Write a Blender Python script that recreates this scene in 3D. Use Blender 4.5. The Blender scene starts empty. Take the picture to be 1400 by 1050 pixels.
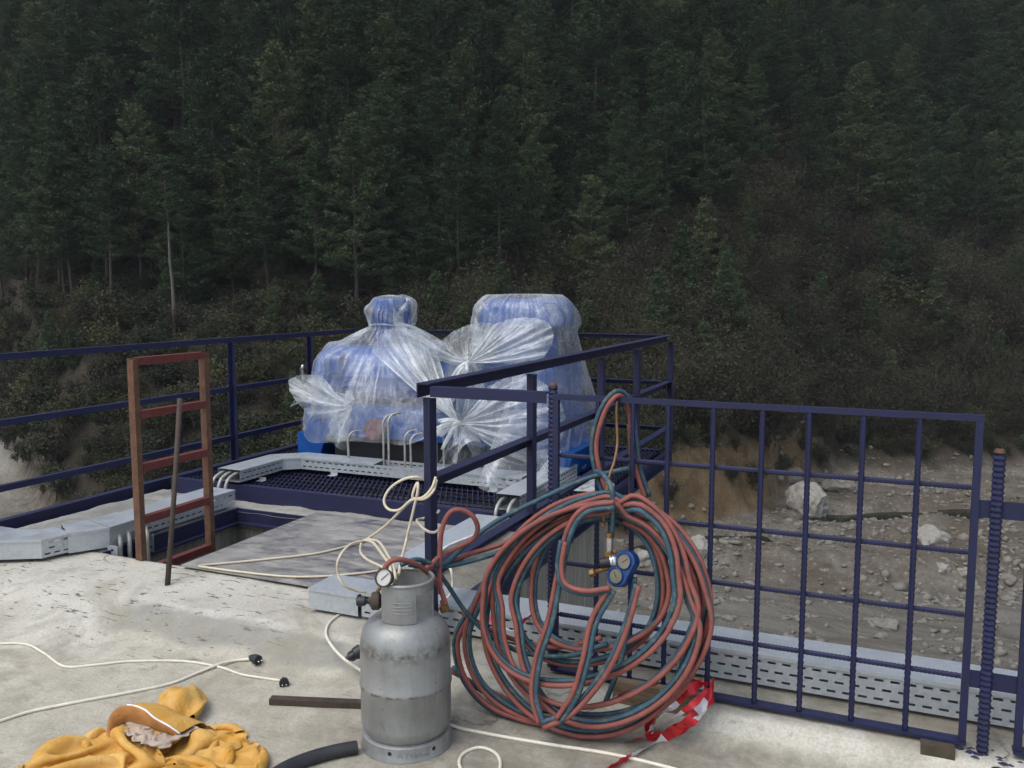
import bpy, math, random
import numpy as np
from mathutils import Vector, Matrix

R = math.radians
random.seed(7)
rng = np.random.default_rng(11)
scene = bpy.context.scene

# ------------------------------------------------------------------ camera
EYE, PITCH, YAW, FOC = 1.56, R(6.04), R(23.3), 1200.0
cd = bpy.data.cameras.new('camera'); cam = bpy.data.objects.new('camera', cd)
scene.collection.objects.link(cam); scene.camera = cam
cd.sensor_width = 36.0; cd.lens = FOC / 1400 * 36
cd.clip_start = 0.1; cd.clip_end = 3000
cam.location = (0, 0, EYE); cam.rotation_euler = (R(90) - PITCH, 0, YAW)

# ------------------------------------------------------------------ sky and sun
SUN_EL, SUN_AZ = R(58), R(205)            # high and behind the viewer, veiled by cloud
w = bpy.data.worlds.new('World'); scene.world = w; w.use_nodes = True
nt = w.node_tree; nt.nodes.clear()
sky = nt.nodes.new('ShaderNodeTexSky'); sky.sky_type = 'NISHITA'; sky.sun_disc = False
sky.sun_elevation = SUN_EL; sky.sun_rotation = SUN_AZ; sky.altitude = 600
sky.air_density = 1.0; sky.dust_density = 3.0; sky.ozone_density = 1.0
hs = nt.nodes.new('ShaderNodeHueSaturation'); hs.inputs['Saturation'].default_value = 0.55
bg = nt.nodes.new('ShaderNodeBackground'); bg.inputs['Strength'].default_value = 0.13
wo = nt.nodes.new('ShaderNodeOutputWorld')
nt.links.new(sky.outputs[0], hs.inputs['Color']); nt.links.new(hs.outputs[0], bg.inputs['Color'])
nt.links.new(bg.outputs[0], wo.inputs['Surface'])
sl = bpy.data.lights.new('sun', 'SUN'); sl.energy = 0.7; sl.angle = R(40); sl.color = (1.0, 0.96, 0.9)
so = bpy.data.objects.new('sun', sl); scene.collection.objects.link(so)
sdir = Vector((math.sin(SUN_AZ) * math.cos(SUN_EL), math.cos(SUN_AZ) * math.cos(SUN_EL), math.sin(SUN_EL)))
so.rotation_euler = sdir.to_track_quat('Z', 'Y').to_euler(); so.location = sdir * 60
scene.view_settings.view_transform = 'Standard'; scene.view_settings.look = 'None'
scene.view_settings.exposure = 1.1; scene.view_settings.gamma = 1.0
scene.view_settings.use_curve_mapping = False
scene.render.engine = 'CYCLES'
scene.cycles.max_bounces = 6; scene.cycles.diffuse_bounces = 3; scene.cycles.glossy_bounces = 3
scene.cycles.transparent_max_bounces = 24; scene.cycles.transmission_bounces = 4
scene.cycles.caustics_reflective = False; scene.cycles.caustics_refractive = False

# ------------------------------------------------------------------ measuring helpers (a sight line from the eye met with a real plane)
_fw = np.array([-math.sin(YAW) * math.cos(PITCH), math.cos(YAW) * math.cos(PITCH), -math.sin(PITCH)])
_rt = np.array([math.cos(YAW), math.sin(YAW), 0.0]); _up = np.cross(_rt, _fw)
_c = np.array([0, 0, EYE])
def _ray(x, y): return _fw + _rt * (x - 700) / FOC - _up * (y - 525) / FOC
def onz(x, y, z=0.0):
    d = _ray(x, y); return _c + d * ((z - EYE) / d[2])
def onx(x, y, u):
    d = _ray(x, y); return _c + d * (u / d[0])
def ony(x, y, v):
    d = _ray(x, y); return _c + d * (v / d[1])
def onlean(x, y, v0, k=0.22):            # plane y = v0 + k z
    d = _ray(x, y); t = (v0 + k * EYE) / (d[1] - k * d[2]); return _c + d * t

# ------------------------------------------------------------------ mesh helpers
def A(p): return np.asarray(p, float)
def frame(axis, up=(0, 0, 1)):
    a = A(axis); a = a / np.linalg.norm(a); up = A(up)
    if abs(a @ up) > 0.98: up = A((0, 1, 0))
    s = np.cross(up, a); s /= np.linalg.norm(s); u = np.cross(a, s)
    return a, s, u
def smooth_path(P, n=8, closed=False):
    P = [A(p) for p in P]
    if closed: Q = [P[-1]] + P + P[:2]
    else: Q = [2 * P[0] - P[1]] + P + [2 * P[-1] - P[-2]]
    out = []
    for i in range(1, len(Q) - 2):
        a, b, c, d = Q[i - 1], Q[i], Q[i + 1], Q[i + 2]
        for t in np.linspace(0, 1, n, endpoint=False):
            out.append(0.5 * ((2 * b) + (c - a) * t + (2 * a - 5 * b + 4 * c - d) * t * t + (3 * b - a - 3 * c + d) * t ** 3))
    if not closed: out.append(P[-1])
    return out
class MB:
    def __init__(s): s.v = []; s.f = []
    def add(s, verts, faces):
        b = len(s.v); s.v += [tuple(map(float, p)) for p in verts]; s.f += [tuple(int(i) + b for i in f) for f in faces]; return s
    def box(s, lo, hi):
        x0, y0, z0 = lo; x1, y1, z1 = hi
        return s.add([(x0,y0,z0),(x1,y0,z0),(x1,y1,z0),(x0,y1,z0),(x0,y0,z1),(x1,y0,z1),(x1,y1,z1),(x0,y1,z1)],
                     [(0,3,2,1),(4,5,6,7),(0,1,5,4),(1,2,6,5),(2,3,7,6),(3,0,4,7)])
    def profile(s, p0, p1, pts, up=(0,0,1)):            # extrude a closed outline (side, up) from p0 to p1
        p0, p1 = A(p0), A(p1); a, sd, u = frame(p1 - p0, up); n = len(pts)
        V = [p + sd * q[0] + u * q[1] for p in (p0, p1) for q in pts]
        F = [(i, (i + 1) % n, n + (i + 1) % n, n + i) for i in range(n)] + [tuple(range(n))[::-1], tuple(range(n, 2 * n))]
        return s.add(V, F)
    def bar(s, p0, p1, wd, ht, up=(0,0,1)):
        a, b = wd / 2, ht / 2
        return s.profile(p0, p1, [(-a,-b),(a,-b),(a,b),(-a,b)], up)
    def angle(s, p0, p1, side=1, w_=0.05, t=0.006, up=(0,0,1)):   # L section: flat flange on top, one flange hanging at a side
        k = w_ / 2
        o = [(-k,-k),(-k+t,-k),(-k+t,k-t),(k,k-t),(k,k),(-k,k)]
        if side < 0: o = [(-x, y) for x, y in o][::-1]
        return s.profile(p0, p1, o, up)
    def tube(s, P, r, n=8, cap=True):
        P = np.array([A(p) for p in P]); m = len(P)
        rr = np.full(m, r) if np.isscalar(r) else np.asarray(r)
        T = np.gradient(P, axis=0); T /= np.linalg.norm(T, axis=1)[:, None] + 1e-12
        a, sd, u = frame(T[0]); V = []
        for i in range(m):
            sd = sd - T[i] * (sd @ T[i]); sd /= np.linalg.norm(sd) + 1e-12; u = np.cross(T[i], sd)
            for k in range(n):
                q = 2 * math.pi * k / n; V.append(P[i] + (sd * math.cos(q) + u * math.sin(q)) * rr[i])
        F = [(i*n+k, i*n+(k+1)%n, (i+1)*n+(k+1)%n, (i+1)*n+k) for i in range(m-1) for k in range(n)]
        if cap: F += [tuple(range(n))[::-1], tuple(range((m-1)*n, m*n))]
        return s.add(V, F)
    def lathe(s, prof, o=(0,0,0), axis=(0,0,1), n=24, a0=0, a1=2*math.pi, ref=None):
        o = A(o); a, sd, u = frame(axis, ref if ref is not None else (0,0,1)); full = abs(a1 - a0 - 2*math.pi) < 1e-6
        m = n if full else n + 1; V = []
        for (r, h) in prof:
            for k in range(m):
                q = a0 + (a1 - a0) * k / n; V.append(o + a * h + (sd * math.cos(q) + u * math.sin(q)) * r)
        F = [(i*m+k, i*m+(k+1)%m, (i+1)*m+(k+1)%m, (i+1)*m+k) for i in range(len(prof)-1) for k in range(m if full else m-1)]
        return s.add(V, F)
    def grid(s, P):                                      # P[i, j, 3]
        n, m = P.shape[:2]
        return s.add(P.reshape(-1, 3), [(i*m+j, (i+1)*m+j, (i+1)*m+j+1, i*m+j+1) for i in range(n-1) for j in range(m-1)])
def mesh_np(name, V, F):                                 # fast mesh: F an (n, k) int array
    me = bpy.data.meshes.new(name); V = np.asarray(V, np.float32); F = np.asarray(F, np.int32)
    me.vertices.add(len(V)); me.vertices.foreach_set('co', V.ravel())
    me.loops.add(F.size); me.loops.foreach_set('vertex_index', F.ravel())
    me.polygons.add(len(F)); me.polygons.foreach_set('loop_start', np.arange(0, F.size, F.shape[1], dtype=np.int32))
    me.polygons.foreach_set('loop_total', np.full(len(F), F.shape[1], np.int32))
    me.update(calc_edges=True); return me
def link(name, me, mat, parent=None, smooth=False):
    o = bpy.data.objects.new(name, me); scene.collection.objects.link(o)
    if mat and not me.materials: me.materials.append(mat)
    if smooth: me.polygons.foreach_set('use_smooth', np.ones(len(me.polygons), bool))
    if parent: o.parent = parent
    return o
def world_loc(o):
    p = Vector((0, 0, 0))
    while o: p += o.location; o = o.parent
    return np.array(p)
def obj(name, mb, mat, parent=None, smooth=False, sharp=None, at=None):
    """one mesh object; mb holds world coordinates"""
    org = A(at) if at is not None else (world_loc(parent) if parent else np.zeros(3))
    me = bpy.data.meshes.new(name); me.from_pydata([tuple(A(p) - org) for p in mb.v], [], mb.f); me.update()
    o = link(name, me, mat, parent, smooth)
    if smooth and sharp:
        try: me.set_sharp_from_angle(angle=R(sharp))
        except Exception: pass
    o.location = Vector(org - (world_loc(parent) if parent else np.zeros(3)))
    return o
def tag(o, label, cat, group=None, kind=None):
    o['label'] = label; o['category'] = cat
    if group: o['group'] = group
    if kind: o['kind'] = kind
    return o
def thing(name, label, cat, loc=(0,0,0), group=None):
    o = bpy.data.objects.new(name, None); scene.collection.objects.link(o); o.location = Vector(A(loc)); o.empty_display_size = 0.1
    return tag(o, label, cat, group)
def structure(o): o['kind'] = 'structure'; return o

# ------------------------------------------------------------------ materials
class NT:
    def __init__(s, name):
        s.m = bpy.data.materials.new(name); s.m.use_nodes = True; s.t = s.m.node_tree; s.t.nodes.clear()
        s.out = s.n('ShaderNodeOutputMaterial'); s.b = s.n('ShaderNodeBsdfPrincipled'); s.l(s.b.outputs[0], s.out.inputs['Surface'])
    def n(s, t, **k):
        x = s.t.nodes.new(t)
        for a, b in k.items(): setattr(x, a, b)
        return x
    def l(s, a, b): s.t.links.new(a, b)
    def pos(s): return s.n('ShaderNodeNewGeometry').outputs['Position']
    def gen(s): return s.n('ShaderNodeTexCoord').outputs['Object']
    def noise(s, vec, scale, detail=5, rough=0.6, dist=0.0, stretch=None):
        if stretch is not None:
            mp = s.n('ShaderNodeMapping'); mp.inputs['Scale'].default_value = stretch; s.l(vec, mp.inputs[0]); vec = mp.outputs[0]
        x = s.n('ShaderNodeTexNoise'); x.inputs['Scale'].default_value = scale; x.inputs['Detail'].default_value = detail
        x.inputs['Roughness'].default_value = rough; x.inputs['Distortion'].default_value = dist; s.l(vec, x.inputs['Vector']); return x.outputs['Fac']
    def voronoi(s, vec, scale, feature='F1'):
        x = s.n('ShaderNodeTexVoronoi', feature=feature); x.inputs['Scale'].default_value = scale; s.l(vec, x.inputs['Vector']); return x.outputs
    def ramp(s, fac, stops):
        r = s.n('ShaderNodeValToRGB'); e = r.color_ramp.elements
        while len(e) < len(stops): e.new(0.5)
        for k, (p, c) in enumerate(stops):
            e[k].position = p; e[k].color = (c, c, c, 1) if np.isscalar(c) else (*c, 1)
        s.l(fac, r.inputs[0]); return r.outputs[0]
    def mix(s, fac, a, b, mode='MIX'):
        x = s.n('ShaderNodeMix', data_type='RGBA', blend_type=mode)
        for v, i in ((fac, 0), (a, 6), (b, 7)):
            if hasattr(v, 'node'): s.l(v, x.inputs[i])
            elif i == 0: x.inputs[0].default_value = v
            else: x.inputs[i].default_value = (*v, 1) if not np.isscalar(v) else (v, v, v, 1)
        return x.outputs[2]
    def math(s, op, a, b=0.0, clamp=False):
        x = s.n('ShaderNodeMath', operation=op, use_clamp=clamp)
        for i, v in enumerate((a, b)):
            if hasattr(v, 'node'): s.l(v, x.inputs[i])
            else: x.inputs[i].default_value = v
        return x.outputs[0]
    def col(s, v):
        if hasattr(v, 'node'): s.l(v, s.b.inputs['Base Color'])
        else: s.b.inputs['Base Color'].default_value = (*v, 1)
    def set(s, rough=0.6, metal=0.0, spec=0.5):
        for k, v in (('Roughness', rough), ('Metallic', metal), ('Specular IOR Level', spec)):
            if hasattr(v, 'node'): s.l(v, s.b.inputs[k])
            else: s.b.inputs[k].default_value = v
    def bump(s, h, strength=0.3, dist=0.01):
        x = s.n('ShaderNodeBump'); x.inputs['Strength'].default_value = strength; x.inputs['Distance'].default_value = dist
        s.l(h, x.inputs['Height']); s.l(x.outputs[0], s.b.inputs['Normal'])
    def attr(s, name): return s.n('ShaderNodeAttribute', attribute_name=name).outputs['Fac']

def paint(name, c, rough=0.45, metal=0.0, wear=None, wearc=(0.2,0.12,0.07), scale=14, vary=0.35, thr=0.66):
    m = NT(name); p = m.pos()
    n1 = m.noise(p, scale, 6, 0.65)
    base = m.mix(m.ramp(n1, [(0.3, 0.0), (0.75, 1.0)]), tuple(x * (1 - vary) for x in c), tuple(min(1, x * (1 + vary)) for x in c))
    if wear:
        n2 = m.noise(p, scale * 2.2, 7, 0.7, 0.4); base = m.mix(m.ramp(n2, [(thr, 0.0), (thr + 0.06, wear)]), base, wearc)
    m.col(base); m.set(m.ramp(n1, [(0.2, rough - 0.1), (0.8, min(1, rough + 0.15))]), metal); m.bump(n1, 0.15, 0.004)
    return m.m
M = {}
M['navy'] = paint('navy_paint', (0.0055, 0.0075, 0.044), 0.6, 0, 0.7, (0.055, 0.04, 0.035), 16, 0.35, 0.69)
M['navy_dusty'] = paint('dusty_navy_paint', (0.008, 0.0095, 0.04), 0.6, 0, 0.8, (0.07, 0.065, 0.075), 9, 0.4, 0.66)
M['blue'] = paint('machine_blue_paint', (0.001, 0.062, 0.27), 0.35, 0, None, vary=0.15)
M['black'] = paint('black_rubber', (0.018, 0.019, 0.023), 0.5, 0, 0.6, (0.07, 0.07, 0.07), 25)
M['void'] = paint('sooty_steel', (0.01, 0.01, 0.012), 0.7)  # near-black; for dark packers and for shade painted under the machine frame
M['rust'] = paint('rusty_steel', (0.115, 0.055, 0.03), 0.8, 0, 0.9, (0.20, 0.085, 0.03), 22, 0.5, 0.6)
M['rustdark'] = paint('dark_rusty_steel', (0.05, 0.034, 0.025), 0.75, 0, 0.9, (0.13, 0.07, 0.04), 30, 0.5, 0.62)
M['redoxide'] = paint('red_oxide_primer', (0.125, 0.024, 0.020), 0.65, 0, 0.8, (0.07, 0.03, 0.022), 25, 0.35, 0.58)
M['brass'] = paint('old_brass', (0.24, 0.14, 0.05), 0.45, 0.6, 0.7, (0.08, 0.05, 0.03), 60, 0.4)
M['copper'] = paint('tarnished_copper', (0.20, 0.115, 0.05), 0.5, 0.5, 0.7, (0.10, 0.06, 0.035), 60, 0.4)
M['chrome'] = paint('dull_chrome', (0.6, 0.6, 0.6), 0.25, 0.9)
M['pipe'] = paint('grey_conduit', (0.36, 0.36, 0.33), 0.45, 0.3)
M['cable'] = paint('white_cable', (0.66, 0.62, 0.52), 0.5, 0, 0.5, (0.35, 0.31, 0.25), 30, 0.12, 0.62)
M['rope'] = paint('cream_cord', (0.60, 0.53, 0.39), 0.6, 0, 0.5, (0.38, 0.32, 0.22), 40, 0.15, 0.6)
M['whiteplastic'] = paint('white_plastic', (0.75, 0.75, 0.73), 0.5)
M['dial'] = paint('gauge_dial', (0.17, 0.155, 0.11), 0.35, vary=0.3)
M['dialwhite'] = paint('white_gauge_dial', (0.48, 0.47, 0.43), 0.3, vary=0.12)
M['gblue'] = paint('blue_gauge_housing', (0.005, 0.038, 0.15), 0.4, 0, 0.6, (0.06, 0.07, 0.1), 60, 0.3)
M['redplastic'] = paint('red_plastic', (0.5, 0.09, 0.06), 0.45)
M['hosered'] = paint('red_hose_rubber', (0.225, 0.066, 0.052), 0.65, 0, 0.75, (0.14, 0.09, 0.078), 15, 0.35, 0.55)
M['hoseblue'] = paint('blue_hose_rubber', (0.024, 0.066, 0.092), 0.6, 0, 0.7, (0.10, 0.125, 0.12), 11, 0.5, 0.53)
M['tapered'] = paint('red_tape', (0.58, 0.02, 0.03), 0.35)
M['tapewhite'] = paint('white_tape', (0.78, 0.76, 0.74), 0.35)
M['stone'] = paint('grey_stone', (0.165, 0.152, 0.128), 0.9, 0, 0.6, (0.09, 0.078, 0.06), 2.5, 0.3)
M['palestone'] = paint('pale_stone', (0.25, 0.235, 0.205), 0.9, 0, 0.7, (0.12, 0.10, 0.078), 1.2, 0.22, 0.56)

def m_wood():
    m = NT('weathered_wood'); p = m.pos(); n = m.noise(p, 9, 6, 0.6, 1.0, (1, 8, 8))
    m.col(m.ramp(n, [(0.3, (0.10, 0.075, 0.045)), (0.7, (0.27, 0.20, 0.12))])); m.set(0.8); m.bump(n, 0.4, 0.004); return m.m
M['wood'] = m_wood()
M['oldwood'] = paint('dirty_wood', (0.06, 0.046, 0.03), 0.85, 0, 0.5, (0.12, 0.10, 0.07), 20, 0.4)
def m_galv():
    m = NT('galvanised_sheet'); p = m.pos()
    vo = m.voronoi(p, 75)['Color']; sp = m.n('ShaderNodeSeparateColor'); m.l(vo, sp.inputs[0])
    c = m.mix(sp.outputs[0], (0.40, 0.435, 0.46), (0.47, 0.505, 0.53))
    st = m.ramp(m.noise(p, 5, 6, 0.65, 0.3), [(0.45, 0.0), (0.72, 0.75)])
    c = m.mix(st, c, (0.48, 0.50, 0.505)); dz = m.ramp(m.noise(p, 13, 7, 0.7), [(0.66, 0.0), (0.76, 0.45)]); c = m.mix(dz, c, (0.33, 0.32, 0.29))
    m.col(c); m.set(m.ramp(m.noise(p, 8, 3), [(0.3, 0.28), (0.7, 0.5)]), 0.45); return m.m
M['galv'] = m_galv()
def m_silver():
    m = NT('scuffed_silver_paint'); g = m.gen()
    n = m.noise(g, 9, 7, 0.7); c = m.mix(m.ramp(n, [(0.3, 0.0), (0.7, 1.0)]), (0.21, 0.218, 0.212), (0.31, 0.32, 0.315))
    sx = m.n('ShaderNodeSeparateXYZ'); m.l(g, sx.inputs[0]); z = sx.outputs[2]
    # worn dirty ring where cylinders knock together just below the shoulder, and on the seam
    d1 = m.math('MULTIPLY', m.ramp(m.math('ABSOLUTE', m.math('SUBTRACT', z, 0.352)), [(0.0, 1.0), (0.035, 0.0)]), m.ramp(m.noise(g, 40, 6, 0.7), [(0.42, 0.0), (0.6, 0.85)]))
    c = m.mix(d1, c, (0.06, 0.055, 0.045))
    d3 = m.math('MULTIPLY', m.ramp(m.math('ABSOLUTE', m.math('SUBTRACT', z, 0.218)), [(0.0, 1.0), (0.0065, 0.0)]), m.ramp(m.noise(g, 30, 5, 0.7), [(0.4, 0.0), (0.55, 0.9)]))
    c = m.mix(d3, c, (0.05, 0.045, 0.04))
    d4 = m.ramp(m.noise(g, 14, 6, 0.7, 0.3, (1.6, 1.6, 0.12)), [(0.52, 0.0), (0.7, 0.55)]); c = m.mix(d4, c, (0.19, 0.185, 0.165))
    d2 = m.ramp(m.noise(g, 22, 8, 0.75, 0.6, (1, 1, 0.35)), [(0.58, 0.0), (0.72, 0.75)]); c = m.mix(d2, c, (0.15, 0.14, 0.12))
    sp = m.ramp(m.noise(g, 90, 3, 0.5), [(0.7, 0.0), (0.74, 0.8)]); c = m.mix(sp, c, (0.08, 0.06, 0.05))
    m.col(c); m.set(m.ramp(n, [(0.3, 0.38), (0.7, 0.55)]), 0.45); m.bump(m.noise(g, 30, 4), 0.06, 0.004); return m.m
M['silver'] = m_silver()
def m_concrete(name, lo, hi, zone=False, boards=False):
    m = NT(name); p = m.pos()
    n1 = m.noise(p, 1.3, 8, 0.62, 0.3); n2 = m.noise(p, 9, 8, 0.7, 0.2); n3 = m.noise(p, 60, 4, 0.7)
    c = m.mix(m.ramp(n1, [(0.32, 0.0), (0.66, 1.0)]), lo, hi)
    c = m.mix(m.math('MULTIPLY', m.ramp(n2, [(0.42, 0.0), (0.72, 1.0)]), 0.55), c, tuple(x * 0.72 for x in lo))
    if zone:
        kz = m.attr('kerb'); c = m.mix(m.math('MULTIPLY', kz, m.ramp(n1, [(0.25, 0.4), (0.6, 0.95)])), c, (0.55, 0.535, 0.465))
        c = m.mix(m.math('MULTIPLY', m.attr('slopegrey'), m.ramp(n2, [(0.3, 1.0), (0.62, 0.55)])), c, (0.225, 0.226, 0.21))
        c = m.mix(m.math('MULTIPLY', m.attr('edgelight'), m.ramp(m.noise(p, 6, 5, 0.7), [(0.38, 0.0), (0.55, 0.85)])), c, (0.58, 0.565, 0.51))  # paler kerb top edge: a highlight painted into the colour, broken by noise
        cv = m.n('ShaderNodeTexVoronoi', feature='DISTANCE_TO_EDGE'); cv.inputs['Scale'].default_value = 0.8
        cw = m.n('ShaderNodeVectorMath', operation='ADD'); cn = m.n('ShaderNodeTexNoise'); cn.inputs['Scale'].default_value = 2.4; cn.inputs['Detail'].default_value = 6; m.l(p, cn.inputs['Vector']); m.l(p, cw.inputs[0]); m.l(cn.outputs['Color'], cw.inputs[1]); m.l(cw.outputs[0], cv.inputs['Vector'])
        ck = m.math('MULTIPLY', m.ramp(cv.outputs['Distance'], [(0.003, 1.0), (0.009, 0.0)]), m.ramp(m.noise(p, 0.9, 3), [(0.5, 0.0), (0.6, 0.8)])); c = m.mix(ck, c, (0.09, 0.08, 0.065))
        ky = m.attr('rough'); c = m.mix(m.math('MULTIPLY', ky, m.ramp(n2, [(0.3, 0.3), (0.6, 0.9)])), c, (0.115, 0.108, 0.09))
        c = m.mix(m.math('MULTIPLY', m.ramp(m.noise(p, 2.6, 6, 0.6, 0.8), [(0.52, 0.0), (0.66, 1.0)]), 0.6), c, (0.27, 0.235, 0.17))
        st = m.ramp(m.noise(p, 1.9, 7, 0.7, 1.2, (0.5, 1.4, 1)), [(0.615, 0.0), (0.70, 0.75)]); c = m.mix(st, c, (0.12, 0.11, 0.09))
        br = m.math('MULTIPLY', m.attr('trowel'), m.ramp(m.noise(p, 22, 3, 0.6, 0.5, (0.45, 1.6, 1)), [(0.60, 0.0), (0.66, 0.8)])); c = m.mix(br, c, (0.10, 0.09, 0.075))
    if boards:
        sx = m.n('ShaderNodeSeparateXYZ'); m.l(p, sx.inputs[0])
        ss = m.noise(p, 5.0, 4, 0.7, 0, (9, 9, 0.25)); c = m.mix(m.ramp(ss, [(0.35, 0.0), (0.6, 0.75)]), c, tuple(x * 0.5 for x in lo))
        c = m.mix(m.ramp(m.noise(p, 1.6, 6, 0.7), [(0.5, 0.0), (0.7, 0.6)]), c, tuple(x * 0.35 for x in lo))
    c = m.mix(m.ramp(m.noise(p, 95, 3, 0.8), [(0.35, 0.42), (0.62, 0.0)]), c, tuple(x * 0.55 for x in lo))
    c = m.mix(m.ramp(m.noise(p, 5.5, 7, 0.75, 0.4), [(0.5, 0.0), (0.7, 0.5)]), c, tuple(x * 0.6 for x in lo))
    pit = m.ramp(m.voronoi(p, 38)['Distance'], [(0.045, 1.0), (0.09, 0.0)]); pm = m.math('MULTIPLY', pit, m.ramp(m.noise(p, 3.3, 3), [(0.5, 0.0), (0.62, 0.7)]))
    c = m.mix(pm, c, (0.11, 0.10, 0.085))
    c = m.mix(m.ramp(m.noise(p, 33, 5, 0.75), [(0.63, 0.0), (0.70, 0.55)]), c, (0.13, 0.12, 0.10))
    m.col(c); m.set(0.85, 0, 0.3)
    h = m.math('ADD', m.math('MULTIPLY', n2, 1.0), m.math('ADD', m.math('MULTIPLY', n3, 0.35), m.math('MULTIPLY', pm, -0.4)))
    m.bump(h, 0.55, 0.012); return m.m
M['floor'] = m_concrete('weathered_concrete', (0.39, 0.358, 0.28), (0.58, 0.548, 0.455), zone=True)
M['wall'] = m_concrete('board_marked_concrete', (0.33, 0.31, 0.25), (0.44, 0.42, 0.35), boards=True)
M['rimrough'] = m_concrete('crumbling_rim_concrete', (0.15, 0.14, 0.115), (0.29, 0.275, 0.235))
M['rim'] = m_concrete('rough_rim_concrete', (0.27, 0.26, 0.23), (0.42, 0.41, 0.37))
def m_plate():
    m = NT('dusty_steel_plate'); p = m.pos()
    n1 = m.noise(p, 2.2, 8, 0.65, 0.7, (0.8, 1.2, 1)); n2 = m.noise(p, 7, 7, 0.7, 0.5, (0.7, 1.8, 1))
    c = m.mix(m.ramp(n1, [(0.38, 0.0), (0.62, 1.0)]), (0.10, 0.095, 0.105), (0.27, 0.26, 0.24))
    c = m.mix(m.ramp(n2, [(0.42, 0.0), (0.64, 0.85)]), c, (0.36, 0.34, 0.30)); c = m.mix(m.ramp(m.noise(p, 3.1, 6, 0.6, 1.0), [(0.55, 0.0), (0.68, 0.7)]), c, (0.04, 0.038, 0.085))
    m.col(c); m.set(m.ramp(n2, [(0.3, 0.45), (0.7, 0.85)]), 0.2); m.bump(n2, 0.2, 0.006); return m.m
M['plate'] = m_plate()
def m_cloth(name, c1, c2):
    m = NT(name); p = m.pos(); n = m.noise(p, 7, 6, 0.6, 0.5)
    c = m.mix(m.ramp(n, [(0.35, 0.0), (0.65, 1.0)]), c1, c2); c = m.mix(m.ramp(m.noise(p, 18, 6, 0.7), [(0.62, 0.0), (0.72, 0.4)]), c, tuple(x * 0.45 for x in c1))
    m.col(c); m.set(0.6, 0, 0.35); m.bump(m.noise(p, 26, 6, 0.6, 0.8), 0.5, 0.012); return m.m
M['coat'] = m_cloth('ochre_coated_cloth', (0.50, 0.245, 0.03), (0.62, 0.38, 0.11))
M['coatlining'] = m_cloth('brown_lining', (0.30, 0.12, 0.03), (0.42, 0.20, 0.06))
M['taupe'] = m_cloth('taupe_cloth', (0.36, 0.29, 0.23), (0.46, 0.38, 0.30))
def m_film(name, lo, hi, streak=0.5):
    m = NT(name); p = m.pos(); m.t.nodes.remove(m.b)
    df = m.n('ShaderNodeBsdfDiffuse'); df.inputs['Color'].default_value = (0.86, 0.88, 0.88, 1)
    tl = m.n('ShaderNodeBsdfTranslucent'); tl.inputs['Color'].default_value = (0.78, 0.80, 0.80, 1)
    gl = m.n('ShaderNodeBsdfGlossy'); gl.inputs['Roughness'].default_value = 0.24; gl.inputs['Color'].default_value = (0.8, 0.84, 0.88, 1)
    tr = m.n('ShaderNodeBsdfTransparent'); tr.inputs['Color'].default_value = (0.93, 0.95, 0.96, 1)
    # creases run out from where the film is tied: angle and distance about each tie
    tot = None; hsum = None
    for k in range(3):
        cx = m.n('ShaderNodeCombineXYZ'); m.l(m.math('MULTIPLY', m.attr('a%d' % k), 4.6), cx.inputs[0]); m.l(m.math('MULTIPLY', m.attr('d%d' % k), 1.3), cx.inputs[1]); cx.inputs[2].default_value = 3.7 * k
        n1 = m.noise(cx.outputs[0], 1.0, 3, 0.6, 0.4)
        rd = m.math('SUBTRACT', 1.0, m.math('MULTIPLY', m.math('ABSOLUTE', m.math('SUBTRACT', n1, 0.5)), 8.0), True)
        wk = m.attr('w%d' % k); t = m.math('MULTIPLY', rd, wk); h = m.math('MULTIPLY', n1, wk)
        tot = t if tot is None else m.math('ADD', tot, t); hsum = h if hsum is None else m.math('ADD', hsum, h)
    tot = m.math('MULTIPLY', tot, m.ramp(m.noise(p, 3.0, 3, 0.5), [(0.40, 0.12), (0.62, 1.0)]))
    cr = m.noise(p, 5.0, 3, 0.5, 1.6); cre = m.math('SUBTRACT', 1.0, m.math('MULTIPLY', m.math('ABSOLUTE', m.math('SUBTRACT', cr, 0.5)), 22.0), True)
    bp = m.n('ShaderNodeBump'); bp.inputs['Strength'].default_value = 0.6; bp.inputs['Distance'].default_value = 0.05
    m.l(m.math('ADD', hsum, m.math('MULTIPLY', cr, 0.12)), bp.inputs['Height'])
    for s_ in (df, tl, gl): m.l(bp.outputs[0], s_.inputs['Normal'])
    a = m.n('ShaderNodeMixShader'); a.inputs[0].default_value = 0.4; m.l(df.outputs[0], a.inputs[1]); m.l(tl.outputs[0], a.inputs[2])
    b = m.n('ShaderNodeMixShader'); b.inputs[0].default_value = 0.16; m.l(a.outputs[0], b.inputs[1]); m.l(gl.outputs[0], b.inputs[2])
    lw = m.n('ShaderNodeLayerWeight'); lw.inputs['Blend'].default_value = 0.3; m.l(bp.outputs[0], lw.inputs['Normal'])
    fac = m.math('ADD', lo, m.math('MULTIPLY', lw.outputs['Facing'], hi))
    fac = m.math('ADD', fac, m.math('MULTIPLY', tot, streak)); fac = m.math('ADD', fac, m.math('MULTIPLY', cre, 0.10))
    fac = m.math('ADD', fac, m.math('MULTIPLY', m.attr('gather'), 0.75)); fac = m.math('MINIMUM', fac, 0.94)
    mx = m.n('ShaderNodeMixShader'); m.l(fac, mx.inputs[0]); m.l(tr.outputs[0], mx.inputs[1]); m.l(b.outputs[0], mx.inputs[2])
    m.l(mx.outputs[0], m.out.inputs['Surface']); return m.m
M['film'] = m_film('clear_plastic_film', 0.045, 0.24, 0.38)
M['filmwhite'] = m_film('milky_plastic_film', 0.45, 0.35, 0.4)
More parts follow.
